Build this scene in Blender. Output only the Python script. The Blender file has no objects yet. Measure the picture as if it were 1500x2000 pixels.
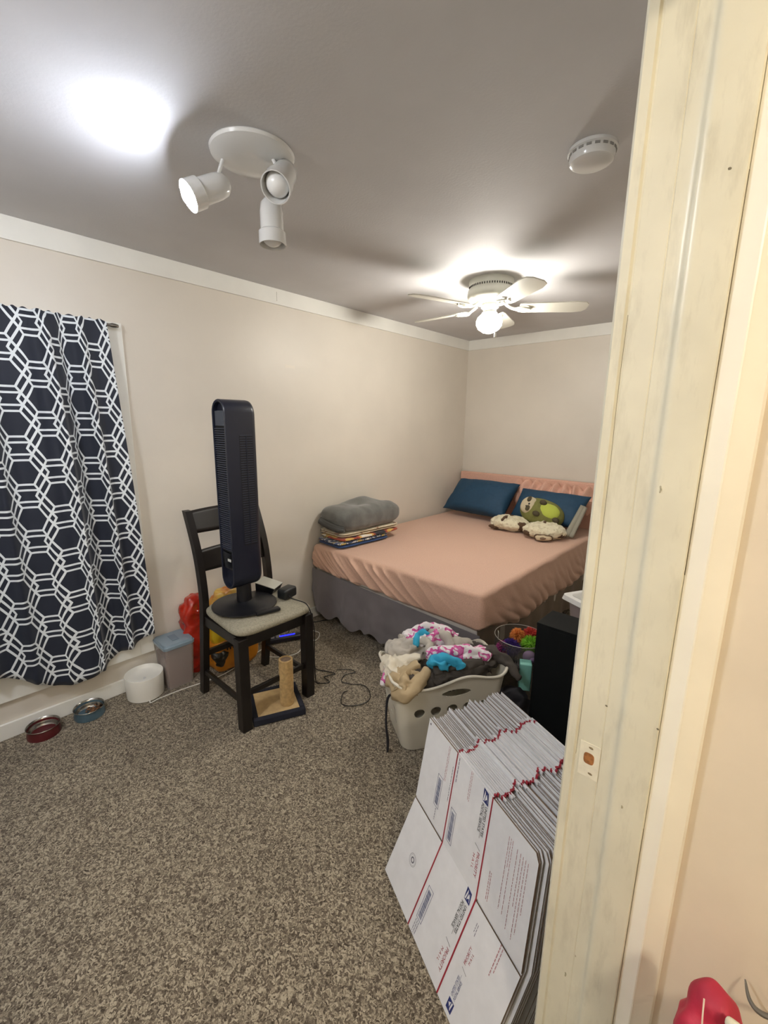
import bpy, bmesh, math, random
import numpy as np
from mathutils import Vector, Matrix, noise
PI = math.pi
SC = bpy.context.scene
COL = SC.collection
random.seed(7)

# ------------------------------------------------------------------ camera
YAW, PITCH, ROLL = 0.73813408, 0.20338109, 0.01275329
fw = Vector((-math.sin(YAW)*math.cos(PITCH), math.cos(YAW)*math.cos(PITCH), -math.sin(PITCH)))
r0 = Vector((math.cos(YAW), math.sin(YAW), 0)); u0 = r0.cross(fw)
rr = r0*math.cos(ROLL)+u0*math.sin(ROLL); uu = -r0*math.sin(ROLL)+u0*math.cos(ROLL)
cam = bpy.data.cameras.new('camera'); co = bpy.data.objects.new('camera', cam); COL.objects.link(co)
cam.sensor_fit = 'HORIZONTAL'; cam.sensor_width = 36; cam.lens = 846.865/1500*36; cam.clip_start = 0.02
co.matrix_world = Matrix(((rr.x, uu.x, -fw.x, 0), (rr.y, uu.y, -fw.y, 0), (rr.z, uu.z, -fw.z, 1.5), (0, 0, 0, 1)))
SC.camera = co
# ------------------------------------------------------------------ world, exposure, lamp powers
w = bpy.data.worlds.new('world'); SC.world = w; w.use_nodes = True
w.node_tree.nodes['Background'].inputs[0].default_value = (1, .95, .88, 1)
w.node_tree.nodes['Background'].inputs[1].default_value = 0.0
vs = SC.view_settings
vs.view_transform = 'Standard'; vs.look = 'None'; vs.gamma = 1; vs.use_curve_mapping = False
vs.exposure = 0.0
GLOBE_POWER, SPOT_POWER, HALL_POWER, ROOM_POWER = 37.0, 13.0, 49.0, 42.0     # watts of the fan globe, the lit spot bulb, the added hall and room fill lamps

# ------------------------------------------------------------------ materials
def s2l(c):
    return tuple(((v/255)/12.92 if v/255 <= .04045 else ((v/255+.055)/1.055)**2.4) for v in c)
MATS = {}
def N(nt, t, **kw):
    n = nt.nodes.new(t)
    for k, v in kw.items(): setattr(n, k, v)
    return n
def mat(name, c, rough=.5, metal=0, var=0, vscale=8, bump=0, bscale=60, spec=.5, c2=None, emit=None, estr=0,
        alpha=1, trans=0, sheen=0, coat=0, bdist=.002, detail=4):
    if name in MATS: return MATS[name]
    m = bpy.data.materials.new(name); m.use_nodes = True; nt = m.node_tree
    b = nt.nodes['Principled BSDF']; L = nt.links.new
    col = s2l(c)+(1,)
    b.inputs['Base Color'].default_value = col
    b.inputs['Roughness'].default_value = rough; b.inputs['Metallic'].default_value = metal
    b.inputs['Specular IOR Level'].default_value = spec
    b.inputs['Alpha'].default_value = alpha; b.inputs['Transmission Weight'].default_value = trans
    b.inputs['Sheen Weight'].default_value = sheen; b.inputs['Coat Weight'].default_value = coat
    if emit: b.inputs['Emission Color'].default_value = s2l(emit)+(1,); b.inputs['Emission Strength'].default_value = estr
    tc = N(nt, 'ShaderNodeTexCoord')
    if var or c2:
        n = N(nt, 'ShaderNodeTexNoise'); n.inputs['Scale'].default_value = vscale; n.inputs['Detail'].default_value = detail
        L(tc.outputs['Object'], n.inputs['Vector'])
        r = N(nt, 'ShaderNodeValToRGB')
        k = 1-var; e0 = tuple(v*k for v in s2l(c))+(1,); e1 = (s2l(c2)+(1,)) if c2 else tuple(min(1, v*(1+var)) for v in s2l(c))+(1,)
        r.color_ramp.elements[0].color = e0 if not c2 else col; r.color_ramp.elements[1].color = e1
        r.color_ramp.elements[0].position = .35; r.color_ramp.elements[1].position = .65
        L(n.outputs['Fac'], r.inputs['Fac']); L(r.outputs['Color'], b.inputs['Base Color'])
    if bump:
        n2 = N(nt, 'ShaderNodeTexNoise'); n2.inputs['Scale'].default_value = bscale; n2.inputs['Detail'].default_value = 5
        L(tc.outputs['Object'], n2.inputs['Vector'])
        bp = N(nt, 'ShaderNodeBump'); bp.inputs['Strength'].default_value = bump; bp.inputs['Distance'].default_value = bdist
        L(n2.outputs['Fac'], bp.inputs['Height']); L(bp.outputs['Normal'], b.inputs['Normal'])
    MATS[name] = m
    return m

WALL = mat('wall_paint', (219, 212, 200), .45, var=.03, vscale=2.5, bump=.12, bscale=70)
CEIL = mat('ceiling_paint', (204, 203, 204), .72, spec=.3, var=.03, vscale=3, bump=.35, bscale=110, bdist=.0015)
TRIM = mat('trim_paint', (234, 233, 226), .38, var=.03, vscale=5, bump=.1, bscale=40)
JAMB = mat('jamb_paint', (220, 215, 194), .33, var=.05, vscale=9, bump=.22, bscale=25, bdist=.003)
BLACKW = mat('dark_wood', (20, 15, 13), .38, var=.25, vscale=12, bump=.1, bscale=90)
BLACKP = mat('black_plastic', (16, 17, 22), .36, spec=.5)
NAVYP = mat('navy_plastic', (23, 27, 42), .34, var=.08, vscale=6)
WHITEP = mat('white_plastic', (226, 224, 216), .3, spec=.5)
GLOSSW = mat('glossy_white_metal', (214, 214, 212), .18, coat=.3)
CHROME = mat('steel', (150, 147, 142), .26, metal=1, var=.1, vscale=30)
DARKGAP = mat('dark_gap', (14, 13, 12), .9)
BOARD = mat('printed_cardboard', (222, 222, 224), .42, var=.025, vscale=30)
KRAFT = mat('kraft_cardboard', (112, 92, 74), .75, var=.2, vscale=80, bump=.3, bscale=200)
REDINK = mat('red_ink', (150, 34, 50), .5)
BLUEINK = mat('blue_ink', (36, 46, 104), .5)
GREYINK = mat('grey_ink', (110, 108, 118), .5)
PALEINK = mat('pale_print', (176, 178, 184), .5)
PINKSHEET = mat('pink_sheet', (206, 168, 146), .72, var=.07, vscale=160, bump=.3, bscale=260, sheen=.2, detail=2)
PINKPIL = mat('pink_pillow_fabric', (218, 172, 152), .75, var=.05, vscale=90, bump=.25, bscale=200)
SKIRT = mat('grey_skirt_fabric', (112, 107, 110), .6, var=.08, vscale=6, sheen=.2)
BLUEF = mat('blue_pillow_fabric', (22, 62, 90), .7, var=.08, vscale=40, bump=.2, bscale=240)
GREYB = mat('grey_fleece', (98, 98, 94), .9, var=.12, vscale=22, bump=.6, bscale=160, sheen=.4)

def carpet_mat():
    m = bpy.data.materials.new('speckled_carpet'); m.use_nodes = True; nt = m.node_tree; L = nt.links.new
    b = nt.nodes['Principled BSDF']; b.inputs['Roughness'].default_value = .95; b.inputs['Specular IOR Level'].default_value = .1
    b.inputs['Sheen Weight'].default_value = .15
    tc = N(nt, 'ShaderNodeTexCoord')
    dn = N(nt, 'ShaderNodeTexNoise'); dn.inputs['Scale'].default_value = 60; L(tc.outputs['Object'], dn.inputs['Vector'])
    mx = N(nt, 'ShaderNodeMixRGB'); mx.inputs['Fac'].default_value = .03; L(tc.outputs['Object'], mx.inputs[1]); L(dn.outputs['Color'], mx.inputs[2])
    v = N(nt, 'ShaderNodeTexVoronoi'); v.inputs['Scale'].default_value = 190; L(mx.outputs[0], v.inputs['Vector'])
    v2 = N(nt, 'ShaderNodeTexNoise'); v2.inputs['Scale'].default_value = 230; v2.inputs['Detail'].default_value = 3; L(mx.outputs[0], v2.inputs['Vector'])
    sep = N(nt, 'ShaderNodeSeparateColor'); L(v.outputs['Color'], sep.inputs[0])
    ad = N(nt, 'ShaderNodeMath', operation='ADD'); L(sep.outputs[0], ad.inputs[0])
    ml = N(nt, 'ShaderNodeMath', operation='MULTIPLY'); ml.inputs[1].default_value = 1.3; L(v2.outputs['Fac'], ml.inputs[0]); L(ml.outputs[0], ad.inputs[1])
    r = N(nt, 'ShaderNodeValToRGB'); e = r.color_ramp.elements
    e[0].position = .55/2; e[0].color = s2l((66, 57, 46))+(1,)
    e[1].position = 1.55/2; e[1].color = s2l((178, 166, 144))+(1,)
    for p, c in ((.42, (94, 84, 71)), (.55, (120, 109, 93)), (.66, (142, 131, 112))):
        x = e.new(p); x.color = s2l(c)+(1,)
    hv = N(nt, 'ShaderNodeMath', operation='MULTIPLY'); hv.inputs[1].default_value = .5; L(ad.outputs[0], hv.inputs[0])
    L(hv.outputs[0], r.inputs['Fac']); 
    big = N(nt, 'ShaderNodeTexNoise'); big.inputs['Scale'].default_value = 5; L(tc.outputs['Object'], big.inputs['Vector'])
    r2 = N(nt, 'ShaderNodeMapRange'); r2.inputs[3].default_value = .74; r2.inputs[4].default_value = 1.08; L(big.outputs['Fac'], r2.inputs[0])
    mu = N(nt, 'ShaderNodeVectorMath', operation='SCALE'); L(r.outputs['Color'], mu.inputs[0]); L(r2.outputs[0], mu.inputs['Scale'])
    L(mu.outputs[0], b.inputs['Base Color'])
    bp = N(nt, 'ShaderNodeBump'); bp.inputs['Strength'].default_value = .7; bp.inputs['Distance'].default_value = .005
    L(hv.outputs[0], bp.inputs['Height']); L(bp.outputs['Normal'], b.inputs['Normal'])
    return m
CARPET = carpet_mat()

UPH = -.40
def curtain_mat():
    # two interleaved rows of hexagons, each an inner and an outer outline; coordinates are the cloth's own UV in metres
    m = bpy.data.materials.new('hexagon_print_curtain'); m.use_nodes = True; nt = m.node_tree; L = nt.links.new
    b = nt.nodes['Principled BSDF']; b.inputs['Roughness'].default_value = .7; b.inputs['Sheen Weight'].default_value = .15
    uv = N(nt, 'ShaderNodeUVMap'); uv.uv_map = 'UVMap'
    sx = N(nt, 'ShaderNodeSeparateXYZ'); L(uv.outputs[0], sx.inputs[0])
    def mth(op, a, bb=None, c=None):
        n = N(nt, 'ShaderNodeMath', operation=op)
        for i, x in enumerate((a, bb, c)):
            if x is None: continue
            if isinstance(x, (int, float)): n.inputs[i].default_value = x
            else: L(x, n.inputs[i])
        return n.outputs[0]
    U0, V0, R1, R2, w_ = .2457, .212, .0544, .0797, .0046
    lt = lambda a_, b_: mth('LESS_THAN', a_, b_)
    gt_ = lambda a_, b_: mth('GREATER_THAN', a_, b_)
    def cell(ou, ov):
        a = mth('ABSOLUTE', mth('WRAP', mth('ADD', sx.outputs[0], ou), U0/2, -U0/2))
        c = mth('ABSOLUTE', mth('WRAP', mth('ADD', sx.outputs[1], ov), V0/2, -V0/2))
        a8 = mth('MULTIPLY', a, .866); c5 = mth('MULTIPLY', c, .5)
        h = mth('MAXIMUM', c, mth('ADD', a8, c5))
        l1 = lt(mth('ABSOLUTE', mth('SUBTRACT', h, R1)), w_)
        l2 = lt(mth('ABSOLUTE', mth('SUBTRACT', h, R2)), w_)
        ring = mth('MULTIPLY', gt_(h, R1), lt(h, R2))
        dd = mth('SUBTRACT', a8, c5)
        spoke = lt(mth('ABSOLUTE', mth('SUBTRACT', mth('MULTIPLY', a, .866), c5)), w_)
        ext = lt(mth('ABSOLUTE', mth('SUBTRACT', dd, R1)), w_)
        l3 = mth('MULTIPLY', ring, mth('MAXIMUM', spoke, ext))
        return mth('MAXIMUM', mth('MAXIMUM', l1, l2), l3)
    f = mth('MAXIMUM', cell(-UPH, -1.369), cell(U0/2-UPH, V0/2-1.369))
    mx = N(nt, 'ShaderNodeMixRGB'); L(f, mx.inputs['Fac'])
    mx.inputs[1].default_value = s2l((19, 27, 44))+(1,); mx.inputs[2].default_value = s2l((226, 232, 236))+(1,)
    L(mx.outputs[0], b.inputs['Base Color'])
    wv = N(nt, 'ShaderNodeTexNoise'); wv.inputs['Scale'].default_value = 400; L(uv.outputs[0], wv.inputs['Vector'])
    bp = N(nt, 'ShaderNodeBump'); bp.inputs['Strength'].default_value = .2; bp.inputs['Distance'].default_value = .001
    L(wv.outputs['Fac'], bp.inputs['Height']); L(bp.outputs['Normal'], b.inputs['Normal'])
    return m
CURT = curtain_mat()

def spots_mat(name, base, spots, scale, thr=.45, rough=.85, bump=.4):
    m = bpy.data.materials.new(name); m.use_nodes = True; nt = m.node_tree; L = nt.links.new
    b = nt.nodes['Principled BSDF']; b.inputs['Roughness'].default_value = rough; b.inputs['Sheen Weight'].default_value = .3
    tc = N(nt, 'ShaderNodeTexCoord'); v = N(nt, 'ShaderNodeTexNoise'); v.inputs['Scale'].default_value = scale; v.inputs['Detail'].default_value = 1
    L(tc.outputs['Object'], v.inputs['Vector']); r = N(nt, 'ShaderNodeValToRGB'); r.color_ramp.interpolation = 'CONSTANT'
    e = r.color_ramp.elements; e[0].position = 0; e[0].color = s2l(base)+(1,); e[1].position = thr; e[1].color = s2l(spots[0])+(1,)
    for i, c in enumerate(spots[1:]):
        x = e.new(min(.98, thr+.07*(i+1))); x.color = s2l(c)+(1,)
    L(v.outputs['Fac'], r.inputs['Fac']); L(r.outputs['Color'], b.inputs['Base Color'])
    n2 = N(nt, 'ShaderNodeTexNoise'); n2.inputs['Scale'].default_value = 150; L(tc.outputs['Object'], n2.inputs['Vector'])
    bp = N(nt, 'ShaderNodeBump'); bp.inputs['Strength'].default_value = bump; bp.inputs['Distance'].default_value = .003
    L(n2.outputs['Fac'], bp.inputs['Height']); L(bp.outputs['Normal'], b.inputs['Normal'])
    return m

# ------------------------------------------------------------------ object helpers
def link(name, me, m, parent=None, smooth=False):
    o = bpy.data.objects.new(name, me); COL.objects.link(o)
    if m is not None:
        for x in (m if isinstance(m, (list, tuple)) else [m]): me.materials.append(x)
    if smooth:
        me.polygons.foreach_set('use_smooth', [True]*len(me.polygons))
    if parent is not None:
        o.parent = parent
        base = Vector((0, 0, 0)); p = parent
        while p is not None: base += p.location; p = p.parent
        o.location = -base
    return o
def tag(o, label, cat, group=None):
    o['label'] = label; o['category'] = cat
    if group: o['group'] = group
    return o
def thing(name, label, cat, loc, group=None):
    o = bpy.data.objects.new(name, None); COL.objects.link(o); o.location = loc; o.empty_display_size = .05
    return tag(o, label, cat, group)
def rebase(o, loc):
    """put a one-mesh thing's origin at its base"""
    loc = Vector(loc); o.data.transform(Matrix.Translation(-loc)); o.location = loc; return o
class B:
    """collects shapes into one bmesh"""
    def __init__(s): s.bm = bmesh.new()
    def box(s, x0, x1, y0, y1, z0, z1, bev=0, M=None, mi=0, seg=2):
        r = bmesh.ops.create_cube(s.bm, size=1)
        vsx = r['verts']
        for v in vsx: v.co = Vector((x0+(v.co.x+.5)*(x1-x0), y0+(v.co.y+.5)*(y1-y0), z0+(v.co.z+.5)*(z1-z0)))
        es = list({e for v in vsx for e in v.link_edges})
        fs = {f for v in vsx for f in v.link_faces}
        for f in fs: f.material_index = mi
        if bev:
            rr_ = bmesh.ops.bevel(s.bm, geom=es, offset=bev, segments=seg, profile=.5, affect='EDGES')
            vsx = list({v for f in rr_['faces'] for v in f.verts} | {v for v in vsx if v.is_valid})
            for f in rr_['faces']: f.material_index = mi
        if M is not None:
            for v in vsx: v.co = M @ v.co
        return s
    def lathe(s, prof, c=(0, 0, 0), seg=32, M=None, mi=0, caps=True):
        """prof: list of (r, z)"""
        rings = []
        for r, z in prof:
            ring = []
            for i in range(seg):
                a = 2*PI*i/seg; p = Vector((r*math.cos(a), r*math.sin(a), z))
                p = (M @ p) if M is not None else p
                ring.append(s.bm.verts.new(p+Vector(c)))
            rings.append(ring)
        for k in range(len(rings)-1):
            for i in range(seg):
                f = s.bm.faces.new((rings[k][i], rings[k][(i+1) % seg], rings[k+1][(i+1) % seg], rings[k+1][i])); f.material_index = mi
        if caps:
            for ring in (rings[0][::-1], rings[-1]):
                try: f = s.bm.faces.new(ring); f.material_index = mi
                except ValueError: pass
        return s
    def tube(s, pts, rad, seg=8, closed=False, mi=0, sub=6, smooth=True):
        pts = [Vector(p) for p in pts]; n = len(pts)
        rads = rad if isinstance(rad, (list, tuple)) else [rad]*n
        P, R_ = [], []
        if smooth and n > 2:
            rng = n if closed else n-1
            for i in range(rng):
                g = (lambda k: pts[k % n]) if closed else (lambda k: pts[min(max(k, 0), n-1)])
                p0, p1, p2, p3 = g(i-1), g(i), g(i+1), g(i+2)
                for j in range(sub):
                    t = j/sub
                    P.append(.5*((2*p1)+(p2-p0)*t+(2*p0-5*p1+4*p2-p3)*t*t+(3*p1-p0-3*p2+p3)*t**3))
                    R_.append(rads[i]*(1-t)+rads[(i+1) % n]*t)
            if not closed: P.append(pts[-1]); R_.append(rads[-1])
        else: P, R_ = pts, list(rads)
        up = Vector((0, 0, 1)); rings = []; m_ = len(P)
        for i in range(m_):
            a = P[(i-1) % m_] if (closed or i > 0) else P[i]; b = P[(i+1) % m_] if (closed or i < m_-1) else P[i]
            t = (b-a); t = t.normalized() if t.length > 1e-9 else Vector((1, 0, 0))
            u = up-t*up.dot(t)
            if u.length < 1e-3: u = Vector((1, 0, 0))-t*t.x
            u.normalize(); up = u; v = t.cross(u)
            rings.append([s.bm.verts.new(P[i]+(u*math.cos(2*PI*k/seg)+v*math.sin(2*PI*k/seg))*R_[i]) for k in range(seg)])
        for i in range(m_ if closed else m_-1):
            A, C_ = rings[i], rings[(i+1) % m_]
            for k in range(seg):
                f = s.bm.faces.new((A[k], A[(k+1) % seg], C_[(k+1) % seg], C_[k])); f.material_index = mi
        if not closed:
            s.bm.faces.new(rings[0][::-1]).material_index = mi; s.bm.faces.new(rings[-1]).material_index = mi
        return s
    def prism(s, poly, z0, z1, M=None, mi=0):
        """poly (x,y) extruded in z"""
        f_ = lambda p: (M @ Vector(p)) if M is not None else Vector(p)
        a = [s.bm.verts.new(f_((x, y, z0))) for x, y in poly]; b = [s.bm.verts.new(f_((x, y, z1))) for x, y in poly]
        n = len(poly)
        s.bm.faces.new(a[::-1]).material_index = mi; s.bm.faces.new(b).material_index = mi
        for i in range(n): s.bm.faces.new((a[i], a[(i+1) % n], b[(i+1) % n], b[i])).material_index = mi
        return s
    def blob(s, c, dims, rot=0, n=16, e=2.6, ez=2.6, amp=0, freq=3, seed=0, M=None, ridge=False, mi=0):
        """superellipsoid with displaced surface"""
        R = Matrix.Rotation(rot, 4, 'Z') if M is None else M
        idx = {}
        off = Vector((seed*3.1, seed*1.7, seed*.9))
        for ax in range(3):
            for sg in (-1, 1):
                for i in range(n+1):
                    for j in range(n+1):
                        p = [0, 0, 0]; p[ax] = sg; p[(ax+1) % 3] = -1+2*i/n; p[(ax+2) % 3] = -1+2*j/n
                        p = [math.tan(v*PI/4*.97)/math.tan(PI/4*.97) for v in p]
                        key = tuple(round(v, 5) for v in p)
                        if key not in idx:
                            d = Vector(p).normalized()
                            rr2 = (abs(d.x)**e+abs(d.y)**e)**(ez/e)+abs(d.z)**ez
                            q = d*(1/rr2**(1/ez)); q = Vector((q.x*dims[0], q.y*dims[1], q.z*dims[2]))
                            if amp:
                                nv = noise.noise(q*freq+off)+.5*noise.noise(q*freq*2.3+off)
                                if ridge: nv = .45-abs(nv)*1.6
                                q += Vector((d.x, d.y, d.z))*amp*nv
                            idx[key] = s.bm.verts.new((R @ q)+Vector(c))
        for ax in range(3):
            for sg in (-1, 1):
                for i in range(n):
                    for j in range(n):
                        ks = []
                        for a, b in ((i, j), (i+1, j), (i+1, j+1), (i, j+1)):
                            p = [0, 0, 0]; p[ax] = sg; p[(ax+1) % 3] = -1+2*a/n; p[(ax+2) % 3] = -1+2*b/n
                            p = [math.tan(v*PI/4*.97)/math.tan(PI/4*.97) for v in p]
                            ks.append(idx[tuple(round(v, 5) for v in p)])
                        if sg < 0: ks = ks[::-1]
                        s.bm.faces.new(ks).material_index = mi
        return s
    def grid(s, fn, nu, nv, mi=0, closed=False):
        vsx = [[s.bm.verts.new(fn(i/nu, j/nv)) for j in range(nv+1)] for i in range(nu if closed else nu+1)]
        for i in range(nu):
            for j in range(nv):
                a, b = vsx[i], vsx[(i+1) % len(vsx)]
                s.bm.faces.new((a[j], b[j], b[j+1], a[j+1])).material_index = mi
        return s
    def fix(s): bmesh.ops.recalc_face_normals(s.bm, faces=s.bm.faces[:]); return s
    def done(s, name, m, parent=None, smooth=False, sharp=40):
        s.fix()
        me = bpy.data.meshes.new(name); s.bm.to_mesh(me); s.bm.free()
        o = link(name, me, m, parent, smooth)
        if smooth and sharp: 
            try: me.set_sharp_from_angle(angle=math.radians(sharp))
            except Exception: pass
        return o
def solid(o, th, off=-1):
    md = o.modifiers.new('thickness', 'SOLIDIFY'); md.thickness = th; md.offset = off; return o
def struct(o): o['kind'] = 'structure'; return o

# ------------------------------------------------------------------ the room shell
CE = 2.327; XL = -2.54; XR = -.175; YE = 4.05; YN = -1.0
TB = .094; BB = .079
struct(B().box(XL-.1, 1.5, -1.9, YE+.1, -.1, 0).done('floor', CARPET))
struct(B().box(XL-.1, 1.5, -1.9, YE+.1, CE, CE+.1).done('ceiling', CEIL))
struct(B().box(XL-.12, XL, -1.9, YE+.12, 0, CE).done('wall_left', WALL))
struct(B().box(XL, XR+.1, YE, YE+.12, 0, CE).done('wall_end', WALL))
struct(B().box(XL, XR, YN-.12, YN, 0, CE).done('wall_near', WALL))
YJ = .70; DH = 2.03
wr = B()
wr.box(XR, -.06, YJ+.035, YE, 0, CE); wr.box(XR, -.06, -1.9, -.14, 0, CE); wr.box(XR, -.06, -.14, YJ+.035, DH+.03, CE)
struct(wr.done('wall_right', WALL))
struct(B().box(-.025, 1.5, YJ+.034, YJ+.15, 0, CE).done('wall_hall', mat('hall_wall_paint', (226, 212, 190), .45, var=.03, bump=.12, bscale=60)))
struct(B().box(1.4, 1.5, -1.9, YJ+.034, 0, CE).done('wall_hall_side', WALL))
struct(B().box(-.06, 1.5, -2.0, -1.9, 0, CE).done('wall_hall_back', WALL))
struct(B().box(XL, XL+.012, YN, YE, CE-TB, CE, .002).done('trim_1', TRIM))
struct(B().box(XL+.012, XR, YE-.012, YE, CE-TB, CE, .002).done('trim_2', TRIM))
struct(B().box(XL, XL+.014, YN, YE-.014, 0, BB, .003).done('baseboard_left', TRIM))
struct(B().box(XL, XR, YE-.014, YE, 0, BB, .003).done('baseboard_end', TRIM))
# joint in the ceiling board, a short crack
struct(B().box(XL+.0118, XL+.0124, 1.735, 1.737, CE-.075, CE-.02).done('trim_3', mat('joint_line', (150, 145, 135), .8)))

# the window casing behind the curtain
wf = bpy.data.objects.new('window_1', None); COL.objects.link(wf); wf.location = (XL, .05, .19); wf['kind'] = 'structure'
B().box(XL, XL+.02, .74, .812, .19, 1.966, .003).box(XL, XL+.02, -.71, -.64, .19, 1.966, .003).box(XL, XL+.02, -.64, .74, 1.90, 1.966, .003).box(XL, XL+.02, -.64, .74, .19, .43, .003).done('window_frame', TRIM, wf)
B().box(XL+.001, XL+.006, -.64, .74, .43, 1.90).done('window_pane', mat('night_glass', (40, 44, 50), .1), wf)
B().box(XL+.002, XL+.014, .03, .07, .43, 1.90).done('window_mullion', TRIM, wf)

# the door jamb (strike side), the casing boards, the stop
def dirt(m, c2, amount, stretch=(14, 14, 1.6), scale=3.0):
    nt = m.node_tree; L = nt.links.new; b = nt.nodes['Principled BSDF']
    src = b.inputs['Base Color'].links[0].from_socket
    tc = N(nt, 'ShaderNodeTexCoord'); mp = N(nt, 'ShaderNodeMapping'); mp.inputs['Scale'].default_value = stretch; L(tc.outputs['Object'], mp.inputs[0])
    n = N(nt, 'ShaderNodeTexNoise'); n.inputs['Scale'].default_value = scale; n.inputs['Detail'].default_value = 6; n.inputs['Roughness'].default_value = .65; L(mp.outputs[0], n.inputs['Vector'])
    r = N(nt, 'ShaderNodeMapRange'); r.inputs[1].default_value = .52; r.inputs[2].default_value = .78; r.inputs[4].default_value = amount; L(n.outputs['Fac'], r.inputs[0])
    mx = N(nt, 'ShaderNodeMixRGB'); L(r.outputs[0], mx.inputs[0]); L(src, mx.inputs[1]); mx.inputs[2].default_value = s2l(c2)+(1,); L(mx.outputs[0], b.inputs['Base Color'])
dirt(JAMB, (176, 170, 150), .5, (14, 14, 3), 3.0)
db = bpy.data.objects.new('door_1', None); COL.objects.link(db); db.location = (-.12, YJ, 0); db['kind'] = 'structure'
def vprofile(pts, z0, z1):
    return B().prism(pts, z0, z1)
# room-side casing board (its edge is the pale strip)
vprofile([(-.205, YJ), (-.2015, YJ-.003), (-.190, YJ-.003), (-.187, YJ+.0005), (-.1752, YJ+.002), (-.1752, YJ+.07), (-.200, YJ+.07), (-.205, YJ+.066)], 0, DH+.07).done('room_casing', JAMB, db)
jp = [(-.1865, YJ+.0022), (-.184, YJ+.0005), (-.1500, YJ+.0003), (-.1488, YJ+.0013), (-.1476, YJ+.0003), (-.135, YJ+.0002), (-.1325, YJ-.0002), (-.1300, YJ-.0014), (-.1280, YJ-.0036), (-.1262, YJ-.0064),
      (-.1245, YJ-.0084), (-.1222, YJ-.0098), (-.1195, YJ-.0104), (-.1165, YJ-.0104), (-.113, YJ-.0099), (-.108, YJ-.0095), (-.100, YJ-.0094), (-.0800, YJ-.0090), (-.0775, YJ-.0080), (-.0760, YJ-.0050), (-.0757, YJ+.003), (-.055, YJ+.035), (-.175, YJ+.035), (-.1865, YJ+.0235)]
jp = [(x, YJ+(y-YJ)*.6) if y < YJ-.001 else (x, y) for x, y in jp]
jl = B(); jl.prism(jp, 0, DH); jl.done('jamb_board', JAMB, db, True, sharp=28)
vprofile([(-.0755, YJ+.0035), (-.0752, YJ+.001), (-.0535, YJ-.0005), (-.0515, YJ+.0005), (-.0512, YJ+.0015), (-.0275, YJ+.022), (-.0245, YJ+.0345), (-.05, YJ+.0345)], 0, DH+.07).done('hall_casing', mat('hall_trim_paint', (246, 241, 226), .35, var=.03, bump=.15, bscale=30), db)
# opposite jamb and head, out of frame on the camera's left and above
B().box(-.205, -.045, -.14, -.115, 0, DH, .003).box(-.205, -.045, -.115, YJ, DH, DH+.03, .003).box(-.205, -.176, -.20, -.141, 0, DH+.07, .003).box(-.205, -.176, -.141, YJ-.001, DH+.0305, DH+.07, .003).done('door_head', JAMB, db)
# strike mortise: painted-over recess with bare wood and screw holes
B().box(-.181, -.149, YJ-.0006, YJ+.0004, .917, .981, .0002, seg=1).done('strike_outline', mat('chipped_paint', (226, 220, 200), .5, var=.06, vscale=60), db)
sw = B(); sw.blob((-.1655, YJ-.0008, .9530), (.0082, .0006, .0105), n=8, e=3.5, ez=3.5); sw.done('latch_hole', mat('bare_wood', (150, 98, 55), .6, var=.3, vscale=120), db, True)
sh = B()
for z in (.974, .926): sh.blob((-.164+(.003 if z < .95 else 0), YJ-.0008, z), (.0034, .0005, .0020), n=6, amp=.001, freq=300)
sh.done('screw_hole', mat('worn_hole', (130, 114, 88), .8, var=.4, vscale=200), db, True)
# caulk cracks and scuffs in the paint, small dark marks with relief
cr = B()
def vline(x, z0, z1, y, wd=.0007, jit=.0006, seed=1):
    random.seed(seed); p = []; z = z0
    while z < z1: p.append((x+random.uniform(-jit, jit), y, z)); z += .07
    cr.tube(p, wd, seg=4, smooth=False)
vline(-.1862, .95, 1.72, YJ+.0006, .00035); vline(-.0757, 1.30, 1.86, YJ-.0012, .0006, .0005, 2); vline(-.0757, .60, .95, YJ-.0012, .0004, .0008, 3)
for (x, z) in ((-.094, 1.795), (-.0775, 1.06), (-.150, 1.06)): cr.blob((x, YJ-.0058 if x > -.127 else YJ, z), (.0018, .0005, .0015), n=4, amp=.001, freq=400)
cr.done('paint_crack', mat('crack_dirt', (120, 112, 92), .9), db)
sc = B()
random.seed(11)
for i in range(4):
    x = random.choice([random.uniform(-.160, -.133), random.uniform(-.118, -.1)]); z = random.uniform(.45, 1.45)
    sc.blob((x, YJ-.0064 if x > -.127 else YJ+.0001, z), (random.uniform(.0006, .0016), .0003, random.uniform(.002, .007)), n=4, amp=.001, freq=300, rot=random.uniform(-.4, .4))
sc.done('scuff_mark', mat('scuff_dirt', (176, 168, 142), .8, var=.2, vscale=90), db)

# marks on the wall and the patch
tag(rebase(B().box(XL, XL+.0006, 1.79, 1.87, 1.852, 1.871).done('wall_patch', mat('patch_paint', (226, 218, 204), .5)), (XL, 1.83, 1.86)), 'small pale painted patch high on the left wall above the tower fan', 'patch')

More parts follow.
